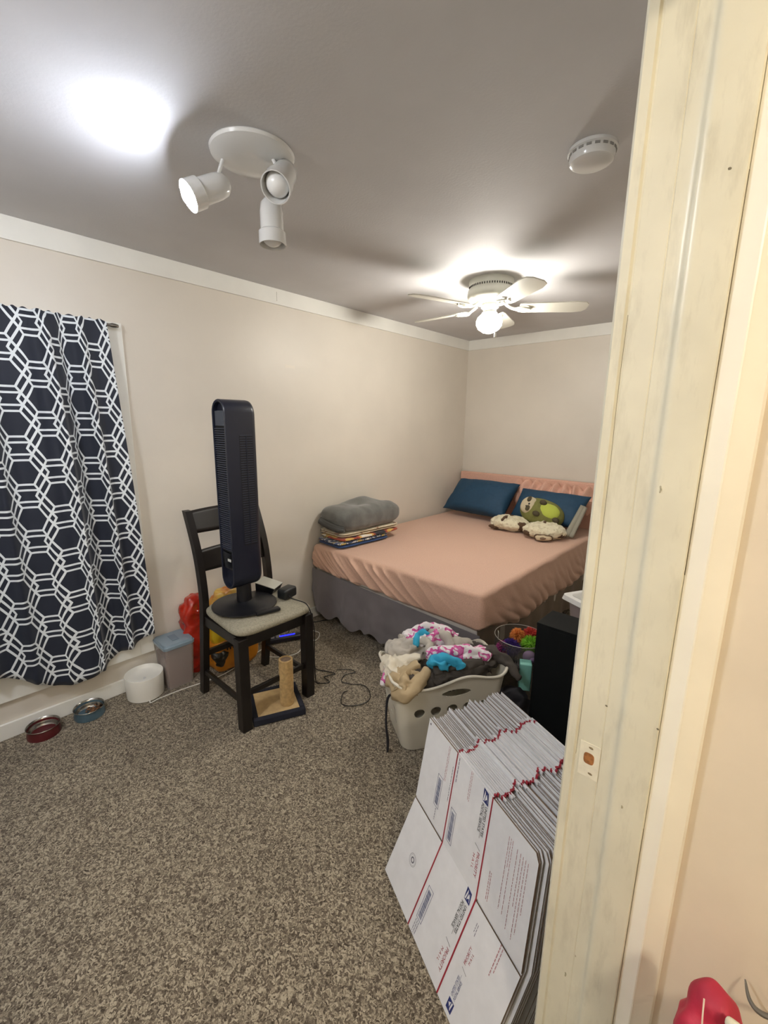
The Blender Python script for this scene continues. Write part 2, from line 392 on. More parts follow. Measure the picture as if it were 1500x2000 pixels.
# ------------------------------------------------------------------ curtain and rod
cy0, cy1 = -.55, .728
def hem(y):
    pts = [(-.6, .52), (0, .42), (.142, .352), (.2, .31), (.242, .279), (.33, .212), (.415, .191), (.53, .216), (.66, .272), (.783, .324), (.9, .34)]
    for (a, za), (b, zb) in zip(pts, pts[1:]):
        if a <= y <= b: return za+(zb-za)*(y-a)/(b-a)
    return .33
NU, NV = 420, 60
def fold(s, t):
    # s: flat coordinate across the cloth 0..1; t: 0 top .. 1 hem
    sp = lambda c, w_, a: a*math.exp(-((s-c)/w_)**2)
    drift = .018*t
    f = .012*math.sin(s*26+t*1.2)+.008*math.sin(s*61+t*2+1)
    f += sp(.80+drift, .016, .042*(1-.2*t))+sp(.905+drift, .014, .034*(1-.3*t))-sp(.857+drift, .014, .02)-sp(.95+drift*.5, .02, .012)
    f += sp(.73+drift*2, .03, .03*t)+sp(.62, .03, .03)+sp(.5, .03, .03)+sp(.38, .03, .03)+sp(.2, .03, .03)
    g = .55+.45*min(1, t*3)
    return f*g+.01*math.sin(t*5)*t
ob = B(); P = []
for j in range(NV+1):
    t = j/NV; row = []
    ye = cy1+(.792-cy1)*min(1, t*1.05)
    for i in range(NU+1):
        s = i/NU; y = cy0+(ye-cy0)*s
        y += .010*math.sin(s*61+t*2+2.2)*(.4+.6*t)
        zb = hem(y); z = 1.958+(zb-1.958)*t
        if t < .03: z += .004*math.sin(s*200)
        x = -2.462+fold(s, t)*1.15
        if j <= 1: x = max(-2.476, -2.464+fold(s, t)*.6)
        row.append(Vector((max(x, -2.478 if t < .06 else -2.508), y, z)))
    P.append(row)
vv = [[ob.bm.verts.new(p) for p in row] for row in P]
uvl = ob.bm.loops.layers.uv.new('UVMap')
arc = [0]
mid = P[NV//2]
for i in range(1, NU+1): arc.append(arc[-1]+(Vector((mid[i].x, mid[i].y, 0))-Vector((mid[i-1].x, mid[i-1].y, 0))).length)
A1 = arc[-1]
for j in range(NV):
    for i in range(NU):
        f = ob.bm.faces.new((vv[j][i], vv[j][i+1], vv[j+1][i+1], vv[j+1][i]))
        for lp, (a, b_) in zip(f.loops, ((j, i), (j, i+1), (j+1, i+1), (j+1, i))):
            lp[uvl].uv = (arc[b_]-A1+.06, P[a][b_].z)
me = bpy.data.meshes.new('curtain'); ob.bm.to_mesh(me); ob.bm.free()
cur = link('curtain', me, CURT, None, True); solid(cur, .0015)
tag(rebase(cur, (-2.47, .1, .2)), 'dark navy curtain printed with white interlocking hexagons, hanging over the left window', 'curtain')
rod = thing('curtain_rod', 'short brushed metal rod end showing at the right of the hexagon curtain', 'curtain rod', (-2.475, .1, 1.945))
B().tube([(-2.488, -.6, 1.945), (-2.488, .755, 1.945)], .007, 12, smooth=False).done('rod', CHROME, rod, True)
B().tube([(-2.488, .75, 1.945), (-2.488, .762, 1.945), (-2.488, .775, 1.945), (-2.488, .788, 1.945)], [.007, .011, .010, .006], 12).done('finial', CHROME, rod, True)
B().tube([(-2.488, .74, 1.945), (-2.52, .74, 1.945)], .005, 8, smooth=False).done('bracket', CHROME, rod, True)

# ------------------------------------------------------------------ ceiling fan with light
FX, FY = -1.415, 2.471
FAN = mat('fan_white', (208, 208, 196), .35)
fan = thing('ceiling_fan', 'white five-blade ceiling fan with a glowing glass globe above the bed', 'ceiling fan', (FX, FY, CE))
B().lathe([(.128, CE-.0005), (.130, CE-.012), (.126, CE-.03), (.126, CE-.045), (.134, CE-.055), (.137, CE-.085), (.128, CE-.105), (.105, CE-.12), (.06, CE-.128)], (FX, FY, 0), 48).done('motor_housing', FAN, fan, True)
vt = B()
for k in range(56):
    a = 2*PI*k/56
    vt.box(-.0015, .0015, -.0022, .0022, CE-.048, CE-.036, M=Matrix.Translation((FX+.127*math.cos(a), FY+.127*math.sin(a), 0)) @ Matrix.Rotation(a, 4, 'Z'))
vo = vt.done('vent_slots', DARKGAP, fan); vo['kind'] = 'stuff'
B().lathe([(.045, CE-.125), (.05, CE-.135), (.05, CE-.150), (.038, CE-.156), (.038, CE-.172), (.045, CE-.178), (.045, CE-.186)], (FX, FY, 0), 32).done('light_fitter', FAN, fan, True)
BLW = mat('fan_blade_white', (214, 212, 200), .4)
for k in range(5):
    a = math.radians(-109+72*k); M_ = Matrix.Translation((FX, FY, CE-.152)) @ Matrix.Rotation(a, 4, 'Z')
    bl = B(); tilt = Matrix.Rotation(math.radians(-11), 4, 'X')
    poly = [(.17, -.048), (.20, -.056), (.48, -.066), (.535, -.056), (.555, -.03), (.555, .03), (.535, .056), (.48, .066), (.20, .056), (.17, .048)]
    bl.prism(poly, -.003, .003, M=M_ @ tilt)
    bl.done('blade', BLW, fan)
    ir = B()
    ir.tube([M_ @ Vector(p) for p in ((.09, 0, .022), (.12, .004, .004), (.15, .0, -.006), (.19, 0, -.007))], [.009, .008, .009, .008], 8)
    for sg in (-1, 1): ir.tube([M_ @ Vector(p) for p in ((.145, 0, -.006), (.165, sg*.028, -.007), (.20, sg*.03, -.007), (.235, sg*.006, -.007))], .006, 8)
    ir.done('blade_bracket', FAN, fan, True)
gl = mat('lit_globe', (255, 250, 235), .3, emit=(255, 250, 240), estr=1)
gb = B().lathe([(.042, CE-.182), (.052, CE-.19), (.068, CE-.205), (.076, CE-.226), (.074, CE-.248), (.060, CE-.270), (.035, CE-.286), (.008, CE-.294)], (FX, FY, 0), 40)
gb.done('glass_globe', gl, fan, True)
GLOBE_AREA = 4*PI*.072**2
gl.node_tree.nodes['Principled BSDF'].inputs['Emission Strength'].default_value = GLOBE_POWER/(PI*GLOBE_AREA)
B().tube([(FX+.05, FY-.035, CE-.16), (FX+.068, FY-.05, CE-.2), (FX+.075, FY-.055, CE-.30)], .0015, 6).done('pull_chain', WHITEP, fan, True)
B().lathe([(.002, CE-.335), (.0065, CE-.33), (.006, CE-.315), (.002, CE-.298)], (FX+.075, FY-.055, 0), 12).done('chain_knob', WHITEP, fan, True)

# ------------------------------------------------------------------ three-head spot fixture
SX, SY = -1.37, .87
spf = thing('ceiling_spotlight', 'glossy white round ceiling fixture with three swivel spot heads, one lit', 'ceiling light', (SX, SY, CE))
B().lathe([(.128, CE-.0005), (.130, CE-.004), (.127, CE-.012), (.105, CE-.024), (.05, CE-.031), (.001, CE-.032)], (SX, SY, 0), 64).done('canopy', GLOSSW, spf, True)
HS = 1.32
def head(pos, axis, lit, stem0):
    axis = Vector(axis).normalized(); pos = Vector(pos)
    M_ = Matrix.Translation(pos) @ axis.to_track_quat('Z', 'Y').to_matrix().to_4x4() @ Matrix.Scale(HS, 4)
    h = B().lathe([(.001, -.062), (.018, -.060), (.026, -.05), (.029, -.03), (.029, .012), (.034, .016), (.0345, .046), (.032, .046), (.030, .02), (.020, .005), (.001, .004)], (0, 0, 0), 36, M=M_)
    ho = h.done('lamp_head', GLOSSW, spf, True)
    bm_ = mat('lit_bulb', (255, 255, 255), .3, emit=(236, 242, 255), estr=1) if lit else mat('frosted_bulb', (232, 232, 230), .25)
    zc = .034 if lit else .024; rb = .0275
    prof = [(.010, -.01+zc-.03), (.018, zc-.012)]+[(rb*math.cos(t), zc+rb*.9*math.sin(t)) for t in [x*PI/2/8-.25 for x in range(0, 10)] if t < PI/2-.02]+[(.0005, zc+rb*.9)]
    bo = B().lathe(prof, (0, 0, 0), 28, M=M_).done('bulb', bm_, ho, True)
    B().tube([Vector(stem0), (Vector(stem0)+pos-axis*.03)/2+Vector((0, 0, -.004)), pos-axis*.035], .006, 10).done('swivel_arm', GLOSSW, spf, True)
    return bm_
bm_l = head((-1.470, .756, 2.212), (-.15, -.79, -.47), True, (-1.43, .80, CE-.024))
bm_l.node_tree.nodes['Principled BSDF'].inputs['Emission Strength'].default_value = SPOT_POWER/(PI*(2.2*PI*(.0275*1.32)**2))
head((-1.275, .905, 2.235), (.35, -.55, -.62), False, (-1.31, .90, CE-.02))
head((-1.394, .948, 2.150), (.02, -.0, -1), False, (-1.394, .948, CE-.026))

# ------------------------------------------------------------------ smoke detector
DX, DY = -.563, 1.545
sd = thing('smoke_detector', 'round white smoke detector on the ceiling near the door', 'smoke detector', (DX, DY, CE))
B().lathe([(.070, CE-.0005), (.071, CE-.010), (.065, CE-.014), (.065, CE-.026), (.061, CE-.038), (.050, CE-.044), (.001, CE-.045)], (DX, DY, 0), 48).done('detector_body', GLOSSW, sd, True)
vb = B()
for k in range(18):
    a = 2*PI*k/18
    vb.box(-.0012, .0012, -.007, .007, CE-.020, CE-.014, M=Matrix.Translation((DX+.066*math.cos(a), DY+.066*math.sin(a), 0)) @ Matrix.Rotation(a, 4, 'Z'))
vb.done('detector_vent', mat('vent_grey', (140, 138, 134), .6), sd)

# ------------------------------------------------------------------ bed
X0, X1, Y0, Y1 = -2.51, -1.07, 1.965, 4.03
ZM = .60
bed = thing('bed', 'large bed with a dusty pink fitted sheet and grey bed skirt against the corner', 'bed', ((X0+X1)/2, (Y0+Y1)/2, 0))
def mattress():
    b = B(); nx, ny, nz = 150, 170, 36
    rad = .030
    def surf(x, y, z):
        return Vector((x, y, z))
    def disp(p, nrm):
        d = 0
        x, y, z = p
        if nrm == 'F':      # foot face: diagonal pulls running down to the right
            u = (x-X0); t = (ZM-z)
            q = u-1.45*t
            env = math.exp(-((u-.55)/.42)**2)*min(1, t/.05+.15)
            d = .030*env*((1-abs(math.sin(q*27+2.2*noise.noise(Vector((q*3, t*5, 0))))))**1.6)*(.7+.6*noise.noise(Vector((q*9, t*3, 3))))
            env2 = math.exp(-((u-.2)/.2)**2)*min(1, t/.08)
            d += .014*env2*(1-abs(math.sin(q*50+noise.noise(Vector((q*6, t*8, 5))))))**1.5
            d += .004*noise.noise(Vector((x*5, z*9, 1)))
        elif nrm == 'R':
            t = (ZM-z)
            d = .008*min(1, t/.12)*noise.noise(Vector((y*14+z*10, z*6, 2)))+.006*noise.noise(Vector((y*5, z*8, 7)))
            d += .009*max(0, t-.10)/.1*abs(math.sin(y*24+z*34+2*noise.noise(Vector((y*4, z*5, 9)))))
        else:
            d = .003*noise.noise(Vector((x*4, y*4, 0)))
        return d
    # cross-section path: start bottom outer edge of foot face, over the edge, along top
    def hemz(x, y, side):
        if side == 'F': return .413-(x-X0)/(X1-X0)*.045+.004*math.sin(x*9)
        return .375-.10*min(1, max(0, (y-Y0-.05)/.5))+.012*math.sin(y*7)
    # top
    b.grid(lambda a, c: (lambda x, y: Vector((x, y, ZM+disp((x, y, ZM), 'T')-(.0))))(X0+rad+(X1-X0-2*rad)*a, Y0+rad+(Y1-Y0-rad)*c), 60, 80)
    def edge_face(a, c, side):
        # c 0..1: quarter round for first 20%, then down the face
        if side == 'F':
            x = X0+rad+(X1-X0-2*rad)*a; hz = hemz(x, Y0, 'F')
            if c < .15:
                th = c/.15*PI/2; k = th/(PI/2)
                zz = ZM-rad+rad*math.cos(th); y = Y0+rad-rad*math.sin(th)
                d = disp((x, Y0, zz), 'F')*k+disp((x, Y0+rad, ZM), 'T')*(1-k)
                return Vector((x, y-d*k, zz+(disp((x, Y0+rad, ZM), 'T'))*(1-k)))
            k = (c-.15)/.85; zz = ZM-rad-(ZM-rad-hz)*k
            bulge = .012*math.sin(k*PI)
            tuck = .03*max(0, k-.85)/.15
            return Vector((x, Y0-disp((x, Y0, zz), 'F')-bulge+tuck, zz))
        y = Y0+rad+(Y1-Y0-rad)*a; hz = hemz(X1, y, 'R')
        if c < .15:
            th = c/.15*PI/2; k = th/(PI/2); zz = ZM-rad+rad*math.cos(th); x = X1-rad+rad*math.sin(th)
            d = disp((X1, y, zz), 'R')*k
            return Vector((x+d*k, y, zz+disp((X1-rad, y, ZM), 'T')*(1-k)))
        k = (c-.15)/.85; zz = ZM-rad-(ZM-rad-hz)*k
        return Vector((X1+disp((X1, y, zz), 'R')+.012*math.sin(k*PI)-.03*max(0, k-.85)/.15, y, zz))
    b.grid(lambda a, c: edge_face(a, c, 'F'), 420, 40)
    b.grid(lambda a, c: edge_face(a, c, 'R'), 300, 40)
    def corner(a, c):
        # quarter turn between foot face end and right face start
        th = a*PI/2; e1 = edge_face(1, c, 'F'); e2 = edge_face(0, c, 'R')
        cx, cy = X1-rad, Y0+rad
        r1 = cy-e1.y; r2 = e2.x-cx; r = r1*(1-a)+r2*a
        return Vector((cx+r*math.sin(th), cy-r*math.cos(th), e1.z*(1-a)+e2.z*a))
    b.grid(corner, 14, 40)
    def lcorner(a, c):
        th = a*PI/2; e1 = edge_face(0, c, 'F'); r = (Y0+rad-e1.y)
        return Vector((X0+rad-r*math.sin(th), Y0+rad-r*math.cos(th), e1.z))
    b.grid(lcorner, 10, 40)
    b.grid(lambda a, c: Vector((X0, Y0+rad+(Y1-Y0-rad)*a, ZM-rad-.16*c)), 4, 4)
    b.grid(lambda a, c: Vector((X0+rad-rad*math.sin(c*PI/2), Y0+rad+(Y1-Y0-rad)*a, ZM-rad+rad*math.cos(c*PI/2))), 80, 6)
    bmesh.ops.remove_doubles(b.bm, verts=b.bm.verts[:], dist=.0008)
    return b.done('fitted_sheet', PINKSHEET, bed, True, sharp=0)
mattress()
B().box(X0+.01, X1-.01, Y0+.012, Y1, .385, .56, .03).done('mattress', mat('mattress_ticking', (214, 208, 198), .8), bed)
B().box(X0+.005, X1-.02, Y0+.02, Y1, .20, .383, .02).done('box_spring', mat('box_spring_fabric', (196, 190, 180), .8), bed)
for x in (X0+.06, X1-.1, (X0+X1)/2):
    for y in (Y0+.1, Y1-.1, (Y0+Y1)/2): B().box(x-.02, x+.02, y-.02, y+.02, 0, .2).done('leg', mat('dark_metal', (26, 25, 24), .5, metal=.5), bed)

def skirt(a, c, side):
    if side == 'F':
        x = X0+(X1-X0)*a; top = .415-.045*a; hz = .093-.02*a+.016*math.sin(a*33)+.012*math.sin(a*71+1)+.13*math.exp(-(a/.035)**2)
        z = top+(hz-top)*c
        y = Y0-.004-c*(.028*noise.noise(Vector((x*5.5, z*1.5, 0)))+.017*math.sin(x*26+2.5*noise.noise(Vector((x*3, z*4, 3))))+.026)-.008*noise.noise(Vector((x*16, z*14, 5)))*c
        return Vector((x, y, z))
    y = Y0+(Y1-Y0)*a; top = .40; hz = .06+.012*math.sin(a*40)
    z = top+(hz-top)*c
    return Vector((X1-.02+c*(.02*noise.noise(Vector((y*6, z*2, 4)))+.010*math.sin(y*30)+.01), y, z))
sk = B(); sk.grid(lambda a, c: skirt(a, c, 'F'), 240, 30)
sko = sk.done('bed_skirt', SKIRT, bed, True, sharp=0)
sk = B(); sk.grid(lambda a, c: skirt(a, c, 'R'), 160, 14)
sko = sk.done('side_skirt', mat('brown_skirt_fabric', (118, 105, 92), .6, var=.1), bed, True, sharp=0)
# headboard and its cover
hb = B(); hb.box(X0+.0, -1.10, 3.965, 4.03, .35, 1.005, .012, seg=3); hb.done('headboard', PINKPIL, bed, True)
pk = B()
def lpil(c, dims, amp, sd): pk.blob(c, dims, n=36, e=5, ez=2.4, amp=amp, freq=9, seed=sd, ridge=True)
def pinkpil(a, c):
    x = -1.88+.76*a; th = c*2*PI
    r = .085*(min(1, math.sin(PI*min(max(a, .004), .996))*5))**.5
    wr_ = .028*math.sin((x*70+th*1.6)+2*noise.noise(Vector((x*9, th, 0))))*max(0, math.sin(th-.3))
    zz = .865+(r*1.35+wr_)*math.sin(th)-.02*a; y = 3.89+(r*.75+wr_)*math.cos(th)
    return Vector((x, y, zz))
pk.grid(pinkpil, 160, 40)
tag(rebase(pk.done('body_pillow', PINKPIL, None, True, sharp=0), (-1.5, 3.89, .75)), 'long wrinkled pink pillow along the headboard, behind the right navy pillow', 'pillow')

def pillow(name, label, m, corners, thick, seed, grp=None, n=44, ex=.42):
    """corners: BL, BR, TR, TL points (world) of the pillow's mid-plane"""
    BL, BR, TR, TL = [Vector(c) for c in corners]
    nr = ((BR-BL).cross(TL-BL)).normalized()
    b = B()
    for sg in (1, -1):
        def f(a, c):
            p = BL*(1-a)*(1-c)+BR*a*(1-c)+TR*a*c+TL*(1-a)*c
            u, v = 2*a-1, 2*c-1
            # edges pulled in between the corners
            ctr = (BL+BR+TR+TL)/4; p = p+(ctr-p)*.07*((1-u*u)*v*v*v*v+(1-v*v)*u*u*u*u)
            th = max(0, (1-u*u)*(1-v*v))**ex*thick
            ff = .010*noise.noise(p*9+Vector((seed, 0, 0)))+.006*abs(noise.noise(p*21+Vector((seed, 2, 0))))
            return p+nr*sg*(th+ff*(1 if th > .01 else th/.01))
        b.grid(f, n, n)
    bmesh.ops.remove_doubles(b.bm, verts=b.bm.verts[:], dist=.0012)
    o = b.done(name, m, None, True, sharp=0)
    return tag(rebase(o, (BL+BR)/2), label, 'pillow', grp)
pillow('pillow', 'navy blue pillow leaning on the headboard in the wall corner', BLUEF,
       [(-2.47, 3.60, .66), (-1.78, 3.56, .66), (-1.76, 3.82, .95), (-2.42, 3.84, .945)], .11, 1)
pillow('pillow', 'navy blue pillow behind the green sloth plush, its open end showing grey', BLUEF,
       [(-1.78, 3.68, .67), (-1.14, 3.60, .665), (-1.12, 3.80, .915), (-1.74, 3.83, .92)], .09, 5)
gp = B()
def gpf(a, c): 
    p = Vector((-1.205, 3.50, .615))*(1-a)*(1-c)+Vector((-1.150, 3.52, .61))*a*(1-c)+Vector((-1.125, 3.70, .83))*a*c+Vector((-1.155, 3.70, .845))*(1-a)*c
    return p+Vector((0, -.006*math.sin(a*9), 0))
gp.grid(gpf, 10, 12)
gpo = gp.done('folded_cloth', mat('grey_stripe_lining', (150, 146, 132), .8), None, True); solid(gpo, .02)
tag(rebase(gpo, (-1.16, 3.53, .615)), 'grey folded cloth end sticking out by the right navy pillow', 'cloth')

# plush toys on the bed (plain stand-ins)
FUR = spots_mat('cream_fur', (222, 214, 186), [(222, 214, 186), (206, 196, 166)], 30, .5, .95, 1.0)
BRF = mat('brown_fur', (88, 66, 48), .95, var=.2, vscale=60, bump=.8, bscale=120)
def fluffy(name, label, c, rx, ry, rz, rot, seed, spec_):
    t = thing(name, label, 'plush toy', (c[0], c[1], ZM))
    b = B(); b.blob(c, (rx, ry, rz), rot=rot, n=44, e=2.3, ez=2.1, amp=.014, freq=22, seed=seed)
    b.done('fur_body', FUR, t, True, sharp=0)
    R = Matrix.Rotation(rot, 4, 'Z')
    for (nm, off, d, rt, m_) in spec_:
        q = B(); q.blob(Vector(c)+R @ Vector(off), d, rot=rot+rt, n=14, e=2.6, ez=2.4, amp=.006, freq=30, seed=seed+3); q.done(nm, m_, t, True, sharp=0)
    return t
fluffy('plush_cushion', 'fluffy cream plush cushion with a brown band, left of its twin on the pink bed', (-1.66, 3.46, ZM+.062), .165, .14, .060, .15, 2,
       [('brown_band', (-.02, -.02, .037), (.020, .10, .028), -.2, BRF), ('brown_patch', (.11, -.085, .0), (.055, .03, .035), .4, BRF), ('brown_patch', (-.11, -.10, -.03), (.05, .02, .018), -.3, BRF)])
fluffy('plush_cushion', 'fluffy cream plush cushion with a round flat muzzle, nearest the bed edge', (-1.335, 3.40, ZM+.062), .165, .14, .060, .35, 4,
       [('brown_band', (.0, .035, .040), (.018, .065, .024), .0, BRF), ('brown_patch', (-.11, -.085, -.01), (.045, .022, .02), -.3, BRF), ('brown_patch', (.12, -.075, -.012), (.035, .02, .018), .5, BRF),
        ('muzzle_rim', (.0, -.135, -.028), (.072, .026, .026), 0, BRF), ('muzzle', (.0, -.148, -.028), (.060, .022, .021), 0, mat('tan_plush', (196, 180, 150), .9, bump=.5, bscale=120)), ('nose', (.0, -.170, -.028), (.022, .006, .010), 0, mat('nose_brown', (120, 96, 74), .8))])
SG = mat('green_plush', (112, 112, 58), .9, bump=.5, bscale=140, var=.08, vscale=50)
LG = mat('lime_plush', (176, 188, 78), .9, bump=.5, bscale=140)
DG = mat('dark_olive_plush', (74, 66, 46), .9, bump=.5, bscale=140)
CG = mat('beige_plush', (190, 178, 150), .9, bump=.5, bscale=140)
sl = thing('sloth_plush', 'round green sloth plush with a beige face and lime belly, lying against the navy pillow', 'plush toy', (-1.45, 3.60, .70))
# local frame: long axis (head to tail) runs left-up to right-down in view
sc_ = Vector((-1.435, 3.565, .765))
ex_ = Vector((.78, .05, -.18)).normalized(); ny_ = Vector((.22, -.80, .52)); ny_ = (ny_-ex_*ny_.dot(ex_)).normalized(); ez_ = ex_.cross(ny_)*-1
if ez_.z < 0: ez_ = -ez_
MS = Matrix((( ex_.x, ny_.x, ez_.x, 0), (ex_.y, ny_.y, ez_.y, 0), (ex_.z, ny_.z, ez_.z, 0), (0, 0, 0, 1)))
def sp_(nm, off, d, m_, par, am=0.002):
    c = sc_+(MS @ Vector(off)); q = B(); q.blob(c, d, M=MS, n=18, e=2.2, ez=2.2, amp=am, freq=20); return q.done(nm, m_, par, True, sharp=0)
body = sp_('plush_body', (0, 0, 0), (.185, .085, .120), SG, sl)
sp_('face', (-.112, .052, .010), (.066, .034, .078), CG, sl)
for z in (.050, -.030): sp_('eye_patch', (-.122+(.0 if z > 0 else .02), .086 if z > 0 else .084, z+.002), (.017, .006, .026), DG, sl, 0)
for z in (.038, -.018): sp_('eye', (-.118, .091, z), (.006, .005, .006), BLACKP, sl, 0)
sp_('nose', (-.105, .088, .010), (.007, .005, .009), BLACKP, sl, 0)
sp_('belly', (.045, .045, .012), (.105, .045, .072), LG, sl)
for o_ in ((-.005, .084, .062), (-.018, .080, -.048), (.140, .052, -.035), (.05, .02, -.115)): sp_('paw', o_, (.030, .022, .022), DG, sl)

# ------------------------------------------------------------------ folded blankets at the foot corner
def folded(name, label, m, x0, x1, y0, y1, z0, z1, layers, seed, rot=0, amp=.008):
    """zigzag-folded cloth slab: rounded layers with folds showing at both ends"""
    t = thing(name, label, 'blanket', ((x0+x1)/2, (y0+y1)/2, z0), 'folded blankets on the bed corner')
    h = (z1-z0)/layers; cx, cy = (x0+x1)/2, (y0+y1)/2; R = Matrix.Rotation(rot, 4, 'Z')
    for k in range(layers):
        mm = m[k % len(m)] if isinstance(m, (list, tuple)) else m
        b = B(); dx = .006*math.sin(seed+k*2.1); dy = .008*math.cos(seed*2+k)
        b.blob((cx+dx, cy+dy, z0+h*(k+.5)), ((x1-x0)/2, (y1-y0)/2, h*.56), rot=rot, n=34, e=9, ez=2.8, amp=amp, freq=7, seed=seed+k)
        b.done('fold_layer', mm, t, True, sharp=0)
    return t
PATW = spots_mat('cream_patterned_fleece', (214, 200, 172), [(214, 200, 172), (150, 112, 84), (232, 224, 204), (110, 70, 56)], 13, .55)
PATM = spots_mat('red_black_yellow_fleece', (24, 22, 34), [(24, 22, 34), (160, 62, 34), (206, 168, 84), (222, 216, 204)], 6, .44)
PATB = spots_mat('blue_white_fleece', (40, 60, 100), [(220, 220, 214), (60, 60, 84), (190, 160, 70)], 30, .48)
BLUEB = mat('royal_blue_fleece', (16, 58, 112), .85, bump=.5, bscale=150, sheen=.3)
folded('folded_blanket', 'royal blue folded blanket at the bottom of the stack on the bed', [BLUEB, PATB], -2.50, -2.215, 2.000, 2.50, .606, .650, 2, 1, rot=-.06, amp=.005)
folded('folded_blanket', 'folded blanket with red, black and yellow pattern, second from the bottom', [PATM], -2.505, -2.205, 2.015, 2.60, .651, .678, 1, 3, rot=-.05, amp=.006)
folded('folded_blanket', 'folded cream patterned blanket directly under the grey one', [PATW], -2.505, -2.215, 2.03, 2.63, .679, .715, 2, 4, rot=-.05, amp=.006)
gt = thing('folded_blanket', 'thick grey fleece blanket folded on top of the blanket stack', 'blanket', (-2.36, 2.33, .715), 'folded blankets on the bed corner')
gb = B()
def greyf(a, c):
    # closed superellipse section swept along y
    th = c*2*PI; y = 2.02+.63*a
    ca, sa = math.cos(th), math.sin(th)
    endr = (1-abs(2*a-1)**6)**.4
    hx = .165*(.9+.1*endr); hz = .085*endr*(1+.10*math.sin(a*PI))
    x = -2.36+hx*math.copysign(abs(ca)**.55, ca)*(.6+.4*endr)
    z = .80+hz*math.copysign(abs(sa)**.65, sa)
    if sa > 0: z += .030*math.exp(-((a-.62)/.16)**2)*math.exp(-((x+2.44)/.08)**2)-.022*math.exp(-((a-.42)/.1)**2)*math.exp(-((x+2.36)/.06)**2)
    p = Vector((x, y, z)); q = noise.noise(p*8)*.010+noise.noise(p*20)*.004
    return p+Vector((ca, 0, sa))*q*endr
gb.grid(greyf, 60, 60)
gb.done('blanket_body', GREYB, gt, True, sharp=0)
roll = B()
for k, (r, zc) in enumerate(((.026, .775), (.016, .790))): 
    roll.tube([(-2.475+.0*k, 2.022+.004*k-.004, zc), (-2.40, 2.020-.004*k, zc-.018), (-2.30, 2.026-.004*k, zc-.032), (-2.235, 2.04, zc-.036)], [r*.9, r, r*.9, r*.6], 14)
roll.done('rolled_edge', mat('grey_fleece_inside', (84, 84, 82), .9, bump=.5, bscale=150), gt, True)

# ------------------------------------------------------------------ chair
ch = thing('dining_chair', 'dark wood ladder-back dining chair with a grey padded seat, used as a stand', 'chair', (-1.98, 1.14, 0))
def bar(b, pts, wx, wy, n=12):
    """square post through points, with catmull smoothing; wx, wy half sizes in x and y"""
    P_ = [Vector(p) for p in pts]; Q = []
    for i in range(len(P_)-1):
        p0, p1, p2, p3 = P_[max(i-1, 0)], P_[i], P_[i+1], P_[min(i+2, len(P_)-1)]
        for j in range(n):
            t = j/n; Q.append(.5*((2*p1)+(p2-p0)*t+(2*p0-5*p1+4*p2-p3)*t*t+(3*p1-p0-3*p2+p3)*t**3))
    Q.append(P_[-1]); rings = []
    for q in Q: rings.append([b.bm.verts.new(q+Vector((sx_*wx, sy_*wy, 0))) for sx_, sy_ in ((-1, -1), (1, -1), (1, 1), (-1, 1))])
    for A_, C_ in zip(rings, rings[1:]):
        for k in range(4): b.bm.faces.new((A_[k], A_[(k+1) % 4], C_[(k+1) % 4], C_[k]))
    b.bm.faces.new(rings[0][::-1]); b.bm.faces.new(rings[-1])
    return b
YA, YB = .950, 1.340
def bx_(z):  # x of the back posts at height z
    pts = [(0, -2.216), (.35, -2.165), (.55, -2.140), (.70, -2.150), (.85, -2.185), (1.035, -2.262)]
    for (a, xa), (b_, xb) in zip(pts, pts[1:]):
        if a <= z <= b_: return xa+(xb-xa)*(z-a)/(b_-a)
    return -2.262
for y in (YA, YB):
    b = B(); bar(b, [(bx_(z), y, z) for z in (0, .35, .55, .7, .85, 1.035)], .021, .017); b.done('leg', BLACKW, ch, True, sharp=35)
for y in (YA-.005, YB-.008):
    B().box(-1.795, -1.742, y-.026, y+.026, 0, .490, .004).done('leg', BLACKW, ch)
def rail(z0, z1, name):
    b = B(); 
    def f(a, c):
        z = z0+(z1-z0)*c; y = YA+(YB-YA)*a
        return Vector((bx_(z)-.022*math.sin(a*PI), y, z-.006*math.sin(a*PI)*(1-2*c)))
    b.grid(f, 16, 6); o = b.done(name, BLACKW, ch, True, sharp=0); solid(o, .018, 0)
rail(.918, 1.030, 'top_rail'); rail(.722, .832, 'back_rail')
ap = B(); ap.box(-1.785, -1.765, YA+.02, YB-.03, .432, .486, .002); ap.done('apron', BLACKW, ch)
for y in (YA, YB-.004): B().box(-2.145, -1.795, y-.010, y+.010, .432, .486, .002).done('apron', BLACKW, ch)
B().box(-2.165, -2.145, YA+.018, YB-.018, .432, .486, .002).done('apron', BLACKW, ch)
for y in (YA, YB-.003): 
    b = B(); bar(b, [(-2.19, y, .150), (-1.99, y, .145), (-1.79, y, .14)], .011, .009, 3) if False else B()
    b = B().box(-2.185, -1.795, y-.009, y+.009, .125, .153, .003); b.done('stretcher', BLACKW, ch)
B().box(-1.779, -1.761, YA+.02, YB-.033, .175, .203, .003).done('stretcher', BLACKW, ch)
B().box(-2.195, -2.175, YA+.018, YB-.018, .228, .262, .003).done('stretcher', BLACKW, ch)
sb = B(); 
SEATF = mat('grey_tweed_seat', (146, 140, 122), .9, var=.15, vscale=120, bump=.6, bscale=180)
def seatshape(a, c):
    pass
sb.blob((-1.945, 1.143, .517), (.214, .226, .040), n=40, e=6, ez=2.6)
for v in sb.bm.verts:
    k = (v.co.x+2.16)/.43
    v.co.y = 1.143+(v.co.y-1.143)*(.90+.12*k)
sb.done('seat', SEATF, ch, True, sharp=0)
SZ = .555

